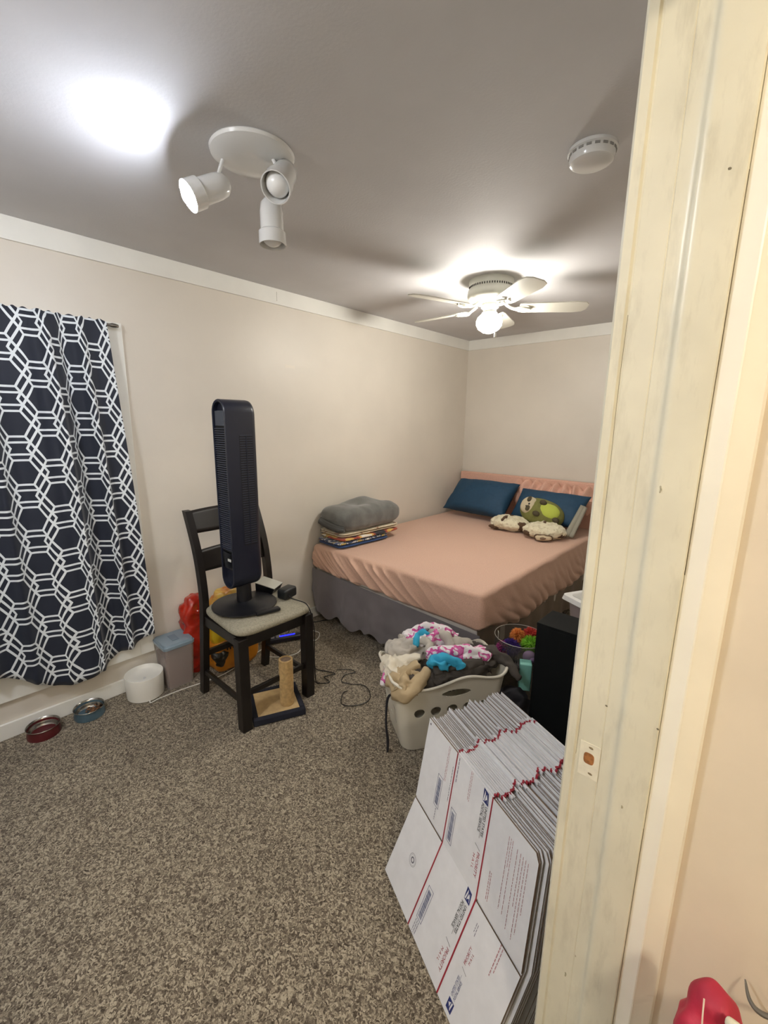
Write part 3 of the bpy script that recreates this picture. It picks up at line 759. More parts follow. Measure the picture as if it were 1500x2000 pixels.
# ------------------------------------------------------------------ tower fan on the chair
TX, TY = -1.965, 1.085
tf = thing('tower_fan', 'tall dark navy tower fan on a round base, standing on the chair seat', 'fan', (TX, TY, SZ))
B().lathe([(.001, SZ+.001), (.155, SZ+.001), (.163, SZ+.006), (.162, SZ+.012), (.12, SZ+.020), (.055, SZ+.026), (.04, SZ+.034), (.001, SZ+.036)], (TX, TY, 0), 64).done('base', BLACKP, tf, True)
B().lathe([(.040, SZ+.02), (.038, SZ+.06), (.036, SZ+.14)], (TX, TY, 0), 32).done('neck', BLACKP, tf, True)
tw = .060; td = .083; z0t, z1t = .668, 1.598
def stad(w_, zl, zh, n=12):
    p = []
    for i in range(n+1): a = PI-PI*i/n; p.append((w_*math.cos(a), zh-w_+w_*math.sin(a)))
    for i in range(n+1): a = -PI*i/n; p.append((w_*math.cos(a), zl+w_+w_*math.sin(a)))
    return p
outer = stad(tw, z0t, z1t); inner = stad(tw-.011, z0t+.012, z1t-.012)
shl = B(); n_ = len(outer)
yF = TY-td; yBk = TY+td
def ring(poly, y): return [shl.bm.verts.new((TX+x, y, z)) for x, z in poly]
def shr(poly, k): 
    cz = (z0t+z1t)/2; return [(x*(1-k/tw), cz+(z-cz)*(1-k/((z1t-z0t)/2))) for x, z in poly]
rs = [ring(inner, yF+.022), ring(inner, yF+.002), ring(shr(outer, .003), yF), ring(outer, yF+.004), ring(outer, yBk-.025), ring(shr(outer, .003), yBk-.012), ring(shr(outer, .012), yBk-.003), ring(shr(outer, .022), yBk)]
for A_, C_ in zip(rs, rs[1:]):
    for i in range(n_): shl.bm.faces.new((A_[i], A_[(i+1) % n_], C_[(i+1) % n_], C_[i]))
shl.bm.faces.new(rs[-1]); shl.bm.faces.new(rs[0][::-1])
shl.done('shell', NAVYP, tf, True, sharp=35)
B().box(TX-.047, TX+.047, yF+.008, yF+.018, 1.475, 1.545, .002).done('display_panel', mat('dark_display', (70, 74, 82), .15), tf)
B().box(TX-.047, TX+.047, yF+.010, yF+.016, .86, 1.473).done('grille_back', DARKGAP, tf)
g_ = B(); z = .872
while z < 1.468: g_.box(TX-.047, TX+.047, yF+.003, yF+.010, z, z+.0045); z += .0105
go = g_.done('front_grille', mat('grille_plastic', (58, 62, 76), .3), tf); go['kind'] = 'stuff'
B().box(TX-.047, TX+.047, yF+.004, yF+.016, .775, .858, .003).done('lower_panel', mat('black_gloss', (10, 11, 16), .12), tf)
B().box(TX+.005, TX+.035, yF+.0025, yF+.004, .815, .828).done('sticker', mat('white_sticker', (205, 205, 200), .5), tf)
vg = B(); z = .90
while z < 1.43:
    vg.box(TX+tw-.001, TX+tw+.0022, TY-.012, TY+.055, z, z+.0045); z += .0115
vgo = vg.done('side_vent', mat('vent_plastic', (40, 44, 60), .35), tf); vgo['kind'] = 'stuff'
B().box(TX+tw-.002, TX+tw+.0008, TY-.014, TY+.057, .892, 1.432, .0003, seg=1).done('vent_recess', mat('vent_dark', (9, 11, 18), .6), tf)
B().box(TX+tw+.0004, TX+tw+.003, TY+.020, TY+.024, .895, 1.43).done('vent_rib', NAVYP, tf)
# remote, alarm clock, wedge speaker on the seat
tag(rebase(B().box(-.062, .062, -.017, .017, SZ, SZ+.016, .004, M=Matrix.Translation((-1.800, 1.118, 0)) @ Matrix.Rotation(math.radians(78), 4, 'Z')).done('remote_control', BLACKP), (-1.8, 1.118, SZ)), 'slim black remote control lying at the front of the chair seat', 'remote')
ck = thing('adapter_box', 'small black rounded box on the right back of the chair seat', 'device', (-1.885, 1.300, SZ))
B().box(-.033, .033, -.048, .048, SZ+.001, SZ+.058, .013, seg=4, M=Matrix.Translation((-1.893, 1.300, 0)) @ Matrix.Rotation(.25, 4, 'Z')).done('device_body', mat('black_box_plastic', (22, 25, 27), .4), ck, True)
B().tube([(-1.865, 1.285, SZ+.03), (-1.84, 1.29, SZ+.012), (-1.79, 1.31, SZ+.005), (-1.745, 1.318, SZ-.002), (-1.722, 1.325, SZ-.04), (-1.735, 1.350, .44), (-1.76, 1.378, .36), (-1.775, 1.385, .2), (-1.785, 1.40, .05), (-1.80, 1.43, .008)], .003, 8).done('power_cord', BLACKP, ck, True)
wd = thing('wedge_speaker', 'small silver-topped wedge device behind the tower fan base', 'device', (-2.05, 1.262, SZ))
Mw = Matrix.Translation((-2.055, 1.285, SZ)) @ Matrix.Rotation(.5, 4, 'Z')
B().prism([(-.05, 0), (.05, 0), (.065, .03), (-.05, .055)], -.05, .05, M=Mw @ Matrix.Rotation(PI/2, 4, 'X')).done('device_body', BLACKP, wd)
B().prism([(-.052, .056), (.066, .031), (.067, .034), (-.052, .060)], -.052, .052, M=Mw @ Matrix.Rotation(PI/2, 4, 'X')).done('top_cover', mat('silver_plastic', (196, 196, 186), .35), wd)

# ------------------------------------------------------------------ scratching post
sp = thing('scratching_post', 'small sisal scratching post on a square carpeted base under the chair front', 'scratching post', (-1.80, 1.15, 0))
Mp = Matrix.Translation((-1.812, 1.150, 0)) @ Matrix.Rotation(math.radians(66), 4, 'Z')
NAVYC = mat('navy_plush_trim', (24, 26, 38), .95, bump=.6, bscale=160, var=.1)
bb = B()
for x0, x1, y0, y1 in ((-.132, .132, -.132, -.105), (-.132, .132, .105, .132), (-.132, -.105, -.105, .105), (.105, .132, -.105, .105)):
    bb.box(x0, x1, y0, y1, .002, .040, .006, M=Mp)
bb.done('base_trim', NAVYC, sp)
B().box(-.106, .106, -.106, .106, .002, .035, .002, M=Mp).done('base_pad', mat('beige_pad', (186, 158, 112), .95, var=.08, vscale=40, bump=.7, bscale=200), sp)
pp = B()
prof = [(.033, .035)]; z = .04
while z < .288: prof += [(.0350, z), (.0366, z+.002), (.0350, z+.004)]; z += .0055
prof += [(.034, .292), (.028, .292), (.028, .285), (.001, .285)]
pp.lathe(prof, (-1.752, 1.180, 0), 32)
pp.done('sisal_post', mat('sisal_rope', (176, 146, 98), .9, var=.18, vscale=60, bump=.5, bscale=200), sp, True)
B().lathe([(.001, .2855), (.0275, .2855), (.0275, .2875), (.001, .2875)], (-1.752, 1.180, 0), 24).done('post_end', KRAFT, sp)

# ------------------------------------------------------------------ pet things along the wall
def bowl(name, label, cx, cy, m, r=.068):
    t = thing(name, label, 'bowl', (cx, cy, 0), 'pet bowls by the baseboard')
    B().lathe([(.001, .004), (r*.95, .004), (r*1.0, .001), (r*1.01, .010), (r*.93, .036), (r*.90, .043), (r*.89, .040), (r*.84, .012), (.001, .004)], (cx, cy, 0), 48).done('bowl_body', m, t, True)
    B().lathe([(r*.93, .0425), (r*1.0, .046), (r*1.02, .048), (r*1.0, .050), (r*.92, .045), (r*.84, .022), (r*.76, .010), (r*.66, .006), (.001, .0055)], (cx, cy, 0), 48, caps=False).done('steel_liner', CHROME, t, True)
    return t
bowl('pet_bowl', 'dark red steel-lined pet bowl, the left of the two bowls by the baseboard', -2.452, .262, mat('red_enamel', (84, 26, 30), .3, var=.1, vscale=30))
bw = bowl('pet_bowl', 'blue-grey steel-lined pet bowl with kibble, between the red bowl and the white fountain', -2.452, .452, mat('blue_enamel', (70, 92, 104), .3, var=.15, vscale=30))
kb = B(); random.seed(4)
for i in range(60):
    a = random.uniform(0, 2*PI); r = random.uniform(0, .040)
    kb.blob((-2.458+r*math.cos(a), .470+r*math.sin(a)*.8, .017+random.uniform(0, .006)), (.005, .005, .003), n=3, e=2, ez=2, rot=a)
ko = kb.done('kibble', mat('kibble_brown', (104, 70, 44), .9, var=.3, vscale=100), None, True); ko['kind'] = 'stuff'
tag(ko, 'brown kibble scattered in the blue-grey pet bowl', 'pet food')
fx, fy = -2.428, .715
ft = thing('pet_fountain', 'round white pet water fountain beside the food container', 'fountain', (fx, fy, 0))
B().lathe([(.086, .001), (.092, .006), (.094, .05), (.096, .128), (.0945, .132), (.092, .129), (.088, .118), (.074, .106), (.04, .099), (.001, .097)], (fx, fy, 0), 64).done('fountain_body', WHITEP, ft, True)
B().lathe([(.007, .097), (.007, .1005), (.004, .102), (.001, .102)], (fx, fy, 0), 20).done('spout', mat('spout_grey', (190, 190, 190), .4), ft, True)
B().tube([(fx+.094, fy-.012, .012), (-2.318, .700, .006), (-2.325, .745, .005), (-2.318, .86, .005), (-2.295, 1.0, .005), (-2.290, 1.10, .005), (-2.315, 1.22, .006), (-2.36, 1.36, .006), (-2.40, 1.5, .008)], .0028, 8).done('power_cord', WHITEP, ft, True)
# food container
fc = thing('food_container', 'translucent pet food container with a pale blue-grey lid, right of the fountain', 'container', (-2.44, .895, 0))
def taper(b, x0, x1, y0, y1, z0, z1, sh, r=.02, n=6, mi=0, inset=0):
    rings = []
    for z, s in ((z0, 1-sh), (z1, 1)):
        cx, cy = (x0+x1)/2, (y0+y1)/2; hx, hy = (x1-x0)/2*s-inset, (y1-y0)/2*s-inset; rg = []
        for qx, qy, a0 in ((1, 1, 0), (-1, 1, PI/2), (-1, -1, PI), (1, -1, 3*PI/2)):
            for i in range(n+1):
                a = a0+PI/2*i/n; rg.append(b.bm.verts.new((cx+qx*(hx-r)+r*math.cos(a), cy+qy*(hy-r)+r*math.sin(a), z)))
        rings.append(rg)
    m_ = len(rings[0])
    for i in range(m_): b.bm.faces.new((rings[0][i], rings[0][(i+1) % m_], rings[1][(i+1) % m_], rings[1][i])).material_index = mi
    b.bm.faces.new(rings[0][::-1]).material_index = mi; b.bm.faces.new(rings[1]).material_index = mi
    return b
cx0, cx1, cy0_, cy1_ = -2.518, -2.352, .805, .972
taper(B(), cx0, cx1, cy0_, cy1_, .002, .245, .13).done('tub', mat('frosted_plastic', (196, 186, 180), .25, alpha=.42), fc, True)
taper(B(), cx0+.006, cx1-.006, cy0_+.006, cy1_-.006, .006, .195, .13).done('kibble_fill', mat('kibble_fill', (106, 74, 66), .9, var=.3, vscale=90, bump=.6, bscale=120), fc, True)
LID = mat('blue_grey_lid', (132, 150, 162), .35)
taper(B(), cx0-.004, cx1+.004, cy0_-.004, cy1_+.004, .245, .262, .02).done('lid_rim', LID, fc, True)
taper(B(), cx0+.004, cx1-.004, cy0_+.004, cy1_-.004, .262, .274, -.04).done('lid', LID, fc, True)
B().box(-2.47, -2.395, .868, .906, .274, .277, .001).done('lid_grip', mat('lid_grip', (112, 130, 144), .4), fc)

# food bags behind the chair
REDB = mat('glossy_red_film', (168, 38, 22), .18, var=.3, vscale=12, coat=.4)
YELB = mat('yellow_film', (206, 172, 34), .3, var=.12, vscale=9, coat=.2)
ORB = mat('orange_film', (186, 118, 28), .4, var=.2, vscale=10)
rb = B(); rb.blob((-2.468, 1.035, .235), (.058, .085, .245), n=30, e=3, ez=3.4, amp=.022, freq=10, seed=3, ridge=True)
tag(rebase(rb.done('red_bag', REDB, None, True, sharp=0), (-2.468, 1.035, 0)), 'shiny red plastic bag against the wall behind the chair', 'bag')
yb = thing('food_bag', 'yellow pet food bag with black lettering behind the chair legs', 'bag', (-2.36, 1.2, 0))
q = B(); q.blob((-2.372, 1.195, .290), (.078, .135, .125), n=30, e=5, ez=3.2, amp=.012, freq=9, seed=6); q.done('bag_body', YELB, yb, True, sharp=0)
q = B(); q.blob((-2.362, 1.205, .110), (.088, .150, .112), n=30, e=5, ez=3.4, amp=.010, freq=9, seed=8); q.done('bag_lower', ORB, yb, True, sharp=0)
q = B(); q.blob((-2.318, 1.095, .115), (.050, .045, .055), n=18, e=2.4, ez=2.4, amp=.012, freq=24, seed=5); q.done('printed_patch', mat('dark_print_patch', (34, 32, 26), .4, var=.4, vscale=30), yb, True, sharp=0)
q = B(); q.blob((-2.39, 1.21, .43), (.055, .11, .075), n=20, e=3, ez=2.5, amp=.02, freq=14, seed=9); q.done('bag_top', mat('orange_film_top', (190, 112, 50), .3, var=.35, vscale=18, c2=(206, 180, 90)), yb, True, sharp=0)

def text_obj(name, body, size, M_, m, parent=None, ext=.0002, align='LEFT', sx=1, bold=False):
    cu = bpy.data.curves.new(name, 'FONT'); cu.body = body; cu.size = size; cu.extrude = ext; cu.align_x = align
    cu.resolution_u = 2
    if bold: cu.offset = size*.012
    tmp = bpy.data.objects.new('tmp', cu); COL.objects.link(tmp)
    bpy.context.view_layer.update()
    me_ = bpy.data.meshes.new_from_object(tmp.evaluated_get(bpy.context.evaluated_depsgraph_get()))
    bpy.data.objects.remove(tmp)
    me_.transform(M_ @ Matrix.Diagonal((sx, 1, 1, 1)))
    o = link(name, me_, m, parent); return o
def frameM(o, x, y):
    x = Vector(x).normalized(); y = Vector(y); y = (y-x*y.dot(x)).normalized(); z = x.cross(y)
    o = Vector(o)
    return Matrix(((x.x, y.x, z.x, o.x), (x.y, y.y, z.y, o.y), (x.z, y.z, z.z, o.z), (0, 0, 0, 1)))
INK = mat('black_ink', (22, 20, 18), .6)
text_obj('lettering', 'Jo', .062, frameM((-2.286, 1.100, .305), (0, 1, 0), (0, 0, 1)), INK, yb, .002, bold=True)
text_obj('lettering', 'mor', .066, frameM((-2.266, 1.118, .165), (0, 1, 0), (0, 0, 1)), INK, yb, .002, bold=True)

# power strip with blue light, cables
ps = thing('power_strip', 'power strip with a glowing blue switch on the carpet under the chair', 'power strip', (-2.36, 1.57, 0))
Mq = Matrix.Translation((-2.38, 1.58, 0)) @ Matrix.Rotation(1.15, 4, 'Z')
B().box(-.13, .13, -.028, .028, .006, .040, .008, seg=3, M=Mq).done('strip_body', mat('dark_strip', (38, 38, 50), .35), ps, True)
B().box(-.02, .09, -.006, .006, .040, .043, .001, M=Mq).done('switch_light', mat('blue_led', (20, 20, 255), .3, emit=(24, 30, 255), estr=4), ps)
pg = B()
for x in (-.10, -.065, -.03): pg.box(x-.012, x+.012, -.018, .012, .040, .075, .004, M=Mq)
pg.done('plug', mat('white_plug', (190, 190, 196), .4), ps)
def cable(name, label, pts, r, m): 
    o = B().tube(pts, r, 8, sub=8).done(name, m, None, True); return tag(rebase(o, pts[0]), label, 'cable')
cable('white_cable', 'looping white cable on the carpet around the power strip', [(-2.33, 1.44, .005), (-2.27, 1.40, .006), (-2.20, 1.46, .006), (-2.17, 1.56, .006), (-2.24, 1.66, .02), (-2.32, 1.72, .03), (-2.36, 1.80, .012), (-2.28, 1.83, .006), (-2.22, 1.74, .006), (-2.30, 1.68, .05)], .003, WHITEP)
cable('black_cable', 'black cable looping along the wall from the power strip towards the bed', [(-2.42, 1.66, .02), (-2.44, 1.74, .10), (-2.46, 1.80, .04), (-2.48, 1.86, .006), (-2.44, 1.93, .006), (-2.40, 2.02, .006)], .003, BLACKP)
cable('black_cable', 'thin black cable curling on the carpet right of the chair leg', [(-2.22, 1.66, .006), (-2.12, 1.60, .006), (-2.02, 1.55, .006), (-1.93, 1.52, .006), (-1.86, 1.55, .006), (-1.80, 1.56, .010), (-1.83, 1.50, .006), (-1.76, 1.48, .012), (-1.80, 1.44, .006), (-1.88, 1.42, .006)], .0028, BLACKP)
cable('charging_cable', 'small black charging cable coiled alone on the open carpet', [(-1.625, 1.50, .008), (-1.63, 1.47, .006), (-1.565, 1.40, .006), (-1.50, 1.44, .006), (-1.48, 1.52, .006), (-1.53, 1.58, .006), (-1.60, 1.60, .006), (-1.66, 1.56, .006), (-1.72, 1.54, .006), (-1.755, 1.60, .006), (-1.73, 1.66, .006), (-1.78, 1.655, .006), (-1.83, 1.60, .008)], .0024, BLACKP)

# ------------------------------------------------------------------ flattened mailing boxes
O_ = Vector((-.769, 1.096, 0)); UD = Vector((.909, -.416, 0)); ND = Vector((-.416, -.909, 0))
def P3(u, n, z): return O_+UD*u+ND*n+Vector((0, 0, z))
# rows: frame corners at u=0: top-left T, crease C, bottom B
rowT = (P3(0, 0, .5), P3(.047, .072, .25)); rowB = (P3(.047, .072, .25), P3(.054, .186, .004))
US = [0, .179, .355, .533]
def at(row, u, t, off=0):
    a, c = rowT if row == 't' else rowB
    e2 = c-a; n_ = UD.cross(e2).normalized()
    if n_.dot(ND) < 0: n_ = -n_
    return a+UD*u+e2*t+n_*off
def panel(b, row, u0, u1, t0, t1, th=.0048, front=0, back=1, edge=1, topedge=None, cham=None):
    pts = [(u0, t0), (u1, t0), (u1, t1), (u0, t1)]
    if cham == 'tr': pts = [(u0, t0), (u1-.012, t0), (u1, t0+.06), (u1, t1), (u0, t1)]
    if cham == 'tl': pts = [(u0+.004, t0), (u1, t0), (u1, t1), (u0, t1)]
    F = [b.bm.verts.new(at(row, u, t, 0)) for u, t in pts]; K = [b.bm.verts.new(at(row, u, t, -th)) for u, t in pts]
    b.bm.faces.new(F).material_index = front; b.bm.faces.new(K[::-1]).material_index = back
    n_ = len(pts)
    for i in range(n_):
        f = b.bm.faces.new((F[i], K[i], K[(i+1) % n_], F[(i+1) % n_])); f.material_index = edge
        if i == 0 and topedge is not None: f.material_index = topedge
GRP = 'flattened mailing boxes standing in a stack'
front = thing('mailing_box', 'front flattened white postal box with readable print, leaning out over the carpet', 'box', P3(.3, .186, 0), GRP)
MB = [BOARD, KRAFT, REDINK]
for k in range(3):
    for row in 'tb':
        b = B()
        t0, t1 = (0 if k != 1 else -.012, 1) if row == 't' else (0, 1)
        g0 = .0012 if k else 0; g1 = .0012 if k < 2 else 0
        if row == 't' and k != 1: t1 = .985
        if row == 'b' and k != 1: t0 = .012
        panel(b, row, US[k]+(g0 if k != 1 else 0), US[k+1]-(g1 if k != 1 else 0), t0, t1, cham=('tr' if (row == 't' and k == 2) else None), topedge=(0 if k == 1 else 1))
        b.done('panel', MB, front)
E_ = .0006
def quad(nm, row, pts, m, off=E_):
    b = B(); vs_ = [b.bm.verts.new(at(row, u, t, off)) for u, t in pts]; b.bm.faces.new(vs_); return b.done(nm, m, front)
def rect(nm, row, u0, u1, t0, t1, m, off=E_): return quad(nm, row, [(u0, t0), (u1, t0), (u1, t1), (u0, t1)], m, off)
for u in (US[1], US[2]):
    rect('red_stripe', 't', u-.0025, u+.0025, -.01, 1, REDINK); rect('red_stripe', 'b', u-.0025, u+.0025, 0, 1, REDINK)
def wr_(nm, row, body, size, u, t, m, down=True, sx=1, bold=False):
    a, c = rowT if row == 't' else rowB; e2 = (c-a).normalized()
    o = at(row, u, t, E_)
    M_ = frameM(o, e2, UD) if down else frameM(o, -e2, -UD)
    return text_obj(nm, body, size, M_, m, front, .00005, sx=sx, bold=bold)
def frame_rect(row, u0, u1, t0, t1, m, wdt=.0012):
    L_ = wdt/.25
    rect('label_border', row, u0, u1, t0, t0+L_, m); rect('label_border', row, u0, u1, t1-L_, t1, m)
    rect('label_border', row, u0, u0+wdt, t0, t1, m); rect('label_border', row, u1-wdt, u1, t0, t1, m)
def barcode(row, u0, u1, t0, t1):
    frame_rect(row, u0, u1, t0, t1, BLUEINK)
    b = B(); random.seed(int(u0*1000)+ord(row)); t = t0+.035
    a, c = rowT if row == 't' else rowB
    while t < t1-.03:
        wd_ = random.choice((.004, .007, .010))
        vs_ = [b.bm.verts.new(at(row, u, tt, E_)) for u, tt in ((u0+.005, t), (u1-.006, t), (u1-.006, t+wd_), (u0+.005, t+wd_))]
        b.bm.faces.new(vs_); t += wd_+random.choice((.003, .005))
    b.done('barcode', mat('barcode_ink', (92, 98, 128), .5), front)
barcode('t', .102, .130, .43, .785); barcode('t', .192, .219, .565, .92); barcode('b', .196, .223, .457, .825)
def logo(row, u0, u1, t0, t1, down=True):
    sgn = 1
    q_ = [(u0, t0), (u1-.002, t0+.012), (u1+.003, t1), (u0+.002, t1-.0)] if down else [(u0, t1), (u1, t1), (u1+.001, t0), (u0, t0)]
    quad('postal_logo', row, q_, BLUEINK)
    du, dt = u1-u0, t1-t0
    if down: e = [[(.12, .95), (.30, .10), (.42, .32), (.34, .9)], [(.45, .9), (.52, .35), (.86, .60), (.6, .72)], [(.62, .3), (.92, .86), (.97, .86), (.72, .3)]]
    else: e = [[(.88, .05), (.70, .9), (.58, .68), (.66, .1)], [(.55, .1), (.48, .65), (.14, .4), (.4, .28)]]
    for k, pl in enumerate(e): quad('logo_eagle', row, [(u0+a*du, t0+c*dt) for a, c in pl], BOARD, .0009)
logo('t', .316, .339, 0, .128); logo('b', .318, .341, 0, .118); logo('b', .392, .413, .855, .955, False)
for row in 'tb':
    wr_('lettering', row, 'UNITED STATES', .0128, .3315, .150, INK, sx=.86, bold=True)
    wr_('lettering', row, 'POSTAL SERVICE.', .0128, .3165, .150, INK, sx=.80, bold=True)
    rect('print_line', row, .3275, .3283, .15, .485, INK)
    quad('slash', row, [(.316, .563), (.339, .580), (.339, .585), (.316, .568)], INK)
    wr_('lettering', row, 'PRIORITY', .0150, .3300, .610, REDINK, sx=1.02)
    wr_('lettering', row, 'M A I L', .0115, .3150, .665, REDINK, sx=1.15)
wr_('lettering', 'b', 'UNITED STATES', .0100, .399, .830, BLUEINK, False, .74); wr_('lettering', 'b', 'POSTAL SERVICE', .0100, .411, .830, BLUEINK, False, .68)
rect('print_line', 'b', .4008, .4014, .60, .825, BLUEINK)
quad('slash', 'b', [(.393, .545), (.413, .56), (.413, .564), (.393, .549)], INK)
wr_('lettering', 'b', 'PRIORITY', .0115, .400, .510, REDINK, False, .98); wr_('lettering', 'b', 'M A I L', .0090, .411, .465, REDINK, False, 1.1)
wr_('lettering', 'b', 'TRACKED \u00b7 INSURED', .0068, .470, .31, REDINK, False, 1.2) if False else None
def lines(row, u, t0, t1, m, h=.0022, seed=0, name='print_line'):
    """a row of unreadably small print: short dashes"""
    random.seed(seed); b = B(); t = t0
    while t < t1:
        l = min(random.uniform(.015, .045), t1-t)
        vs_ = [b.bm.verts.new(at(row, uu_, tt, E_)) for uu_, tt in ((u-h/2, t), (u+h/2, t), (u+h/2, t+l), (u-h/2, t+l))]
        b.bm.faces.new(vs_); t += l+.008
    b.done(name, m, front)
RP = mat('faded_red_print', (176, 128, 132), .5); GP = mat('faded_grey_print', (128, 126, 140), .5)
lines('t', .134, .03, .43, RP, .0020, 1); lines('t', .140, .03, .43, RP, .0015, 2); lines('t', .168, .18, .58, GP, .0022, 3); lines('t', .118, .80, .93, GP, .003, 4)
lines('t', .192, .02, .29, GP, .0035, 5); lines('t', .255, .0, .31, RP, .0018, 6); lines('t', .261, .0, .31, RP, .0018, 7)
for k, (u, a, c) in enumerate(((.434, .13, .80), (.441, .13, .40), (.448, .13, .80), (.466, .15, .87), (.478, .15, .62), (.487, .15, .875), (.496, .15, .80), (.505, .15, .60))):
    lines('t', u, a, c, RP, .0016, 20+k)
lines('t', .388, .61, .88, RP, .0022, 30); lines('t', .394, .61, .88, RP, .0022, 31)
lines('b', .465, .01, .31, RP, .0028, 32); lines('b', .473, .02, .25, RP, .0022, 33)
lines('b', .200, .84, .98, GP, .0022, 34); lines('b', .207, .84, .98, GP, .0022, 35); lines('b', .214, .84, .98, GP, .0022, 36)
lines('b', .385, .13, .22, GP, .0018, 37); lines('b', .391, .13, .25, GP, .0018, 38)
# round seal
sl_ = B()
for r_, w_ in ((.018, .0010), (.0145, .0006), (.009, .004)):
    n_ = 40
    a_, c_ = rowB; e2l = (c_-a_).length
    def sp2(r, a): return at('b', .098+r*math.cos(a), .515+r*math.sin(a)/e2l, E_)
    for i in range(n_):
        a0, a1 = 2*PI*i/n_, 2*PI*(i+1)/n_
        sl_.bm.faces.new([sl_.bm.verts.new(p) for p in (sp2(r_, a0), sp2(r_, a1), sp2(r_-w_, a1), sp2(r_-w_, a0))])
sl_.done('round_seal', GREYINK, front)
sd_ = B(); sd_.bm.faces.new([sd_.bm.verts.new(at('t', .013+.0035*math.cos(a), .05+.014*math.sin(a), E_)) for a in [2*PI*i/16 for i in range(16)]]); sd_.done('print_dot', GREYINK, front)
# the sheets behind: a few shared meshes, one object each
variants = []
for vi in range(5):
    b = B(); random.seed(40+vi)
    for k in range(3):
        for row in 'tb':
            t0 = -.014 if (k == 1 and row == 't') else (random.uniform(-.006, .02) if row == 't' else 0)
            panel(b, row, US[k], US[k+1], t0, 1, th=.0026 if k != 1 else .0040, topedge=(0 if k == 1 else 1), cham=('tr' if (row == 't' and k == 2) else None))
            if row == 't':
                for u in (US[1], US[2]):
                    if k == 1:
                        f_ = [b.bm.verts.new(at('t', uu_, tt, oo)) for uu_, tt, oo in ((u-.004, -.0155, .0006), (u+.004, -.0155, .0006), (u+.004, -.0155, -.0042), (u-.004, -.0155, -.0042), (u-.004, .02, .0006), (u+.004, .02, .0006))]
                        b.bm.faces.new(f_[:4]).material_index = 2; b.bm.faces.new((f_[0], f_[1], f_[5], f_[4])).material_index = 2
    if vi % 2:   # a raised white tab beside the red line
        panel(b, 't', US[1]-.016, US[1], -.016, .05, th=.004, topedge=0, back=0, edge=0)
        panel(b, 't', US[2], US[2]+.016, -.016, .05, th=.004, topedge=0, back=0, edge=0)
    b.fix(); me_ = bpy.data.meshes.new('mailing_box'); b.bm.to_mesh(me_); b.bm.free()
    for m_ in MB: me_.materials.append(m_)
    me_.transform(Matrix.Translation(-P3(.3, .186, 0))); variants.append(me_)
random.seed(5); NS = 46; d = .0
for k in range(NS):
    d += .0068+random.choice((0, 0, 0, .0012, -.0004)) if k > 2 else .0075
    o = bpy.data.objects.new('mailing_box', variants[random.randrange(5)]); COL.objects.link(o)
    o.location = P3(.3, .186, 0)-ND*d+UD*(random.uniform(-.005, .005)-.032*max(0, (k-8)/NS)+.010*math.sin(k*.45))+Vector((0, 0, random.choice((0, .001, .002, .004, .007, .009))))
    o.location.z = max(o.location.z, 0)
    tag(o, 'flattened white postal box with brown edges, packed in the stack behind the front one', 'box', GRP)

# ------------------------------------------------------------------ laundry basket
bc = Vector((-1.082, 1.622, 0)); bU = Vector((.55, .835, 0)).normalized(); bV = Vector((-bU.y, bU.x, 0))
bk = thing('laundry_basket', 'white plastic laundry basket heaped with clothes behind the mailing boxes', 'basket', bc)
HL, HW, RH = .280, .160, .372
def bpt(s, z, extra=0):
    """s: perimeter 0..1 (0 at front-left corner start of front side); returns local xy"""
    k = .80+.20*(z/RH)**.8
    hl, hw, r = HL*k+extra, HW*k+extra, .055
    a = [2*(hl-r), PI/2*r, 2*(hw-r), PI/2*r]*2; tot = sum(a[:4])*2; d_ = (s % 1)*tot
    seq = [('f', a[0]), ('c', a[1]), ('r', a[2]), ('c', a[3]), ('b', a[0]), ('c', a[1]), ('l', a[2]), ('c', a[3])]
    cs = {1: (hl-r, -(hw-r), -PI/2), 3: (hl-r, hw-r, 0), 5: (-(hl-r), hw-r, PI/2), 7: (-(hl-r), -(hw-r), PI)}
    for i, (nm, L_) in enumerate(seq):
        if d_ <= L_ or i == 7:
            if nm == 'f': return -(hl-r)+d_, -hw
            if nm == 'r': return hl, -(hw-r)+d_
            if nm == 'b': return (hl-r)-d_, hw
            if nm == 'l': return -hl, (hw-r)-d_
            cx_, cy_, a0 = cs[i]; t_ = a0+d_/r; return cx_+r*math.cos(t_), cy_+r*math.sin(t_)
        d_ -= L_
def rimz(s):
    x, y = bpt(s, RH); cornerish = max(0, abs(x)/HL-.55)/.45*max(0, abs(y)/HW-.2)
    if abs(y) > HW*.9: 
        u = x/HL
        return RH-.045+.042*math.exp(-((u-.22)/.42)**2)+.050*abs(u)**5
    return RH-.004
holes = []   # (side, u0, z0, ru, rz)
for sgn in (-1, 1): holes.append(('y', sgn, 0.015, .290, .072, .018))
for sgn in (-1, 1):
    for i in range(5): holes.append(('y', sgn, -.16+.08*i, .205, .026, .024))
    for i in range(3):
        for zz in (.13, .20, .27): holes.append(('x', sgn, -.07+.07*i, zz, .022, .007))
NSg, NZg = 520, 84
bb = B(); gridv = []
for i in range(NSg):
    s = i/NSg; col_ = []
    for j in range(NZg+1):
        z = .004+(rimz(s)-.004)*j/NZg; x, y = bpt(s, z)
        col_.append([x, y, z])
    gridv.append(col_)
def hole_d(p):
    best = 9; hh = None
    for ax, sgn, u_, z_, ru, rz_ in holes:
        x, y, z = p
        if ax == 'y':
            if y*sgn < HW*.72: continue
            dd = math.hypot((x-u_)/ru, (z-z_)/rz_)
        else:
            if x*sgn < HL*.74: continue
            dd = math.hypot((y-u_)/ru, (z-z_)/rz_)
        if dd < best: best = dd; hh = (ax, u_, z_, ru, rz_)
    return best, hh
verts = [[None]*(NZg+1) for _ in range(NSg)]; inside = [[False]*(NZg+1) for _ in range(NSg)]
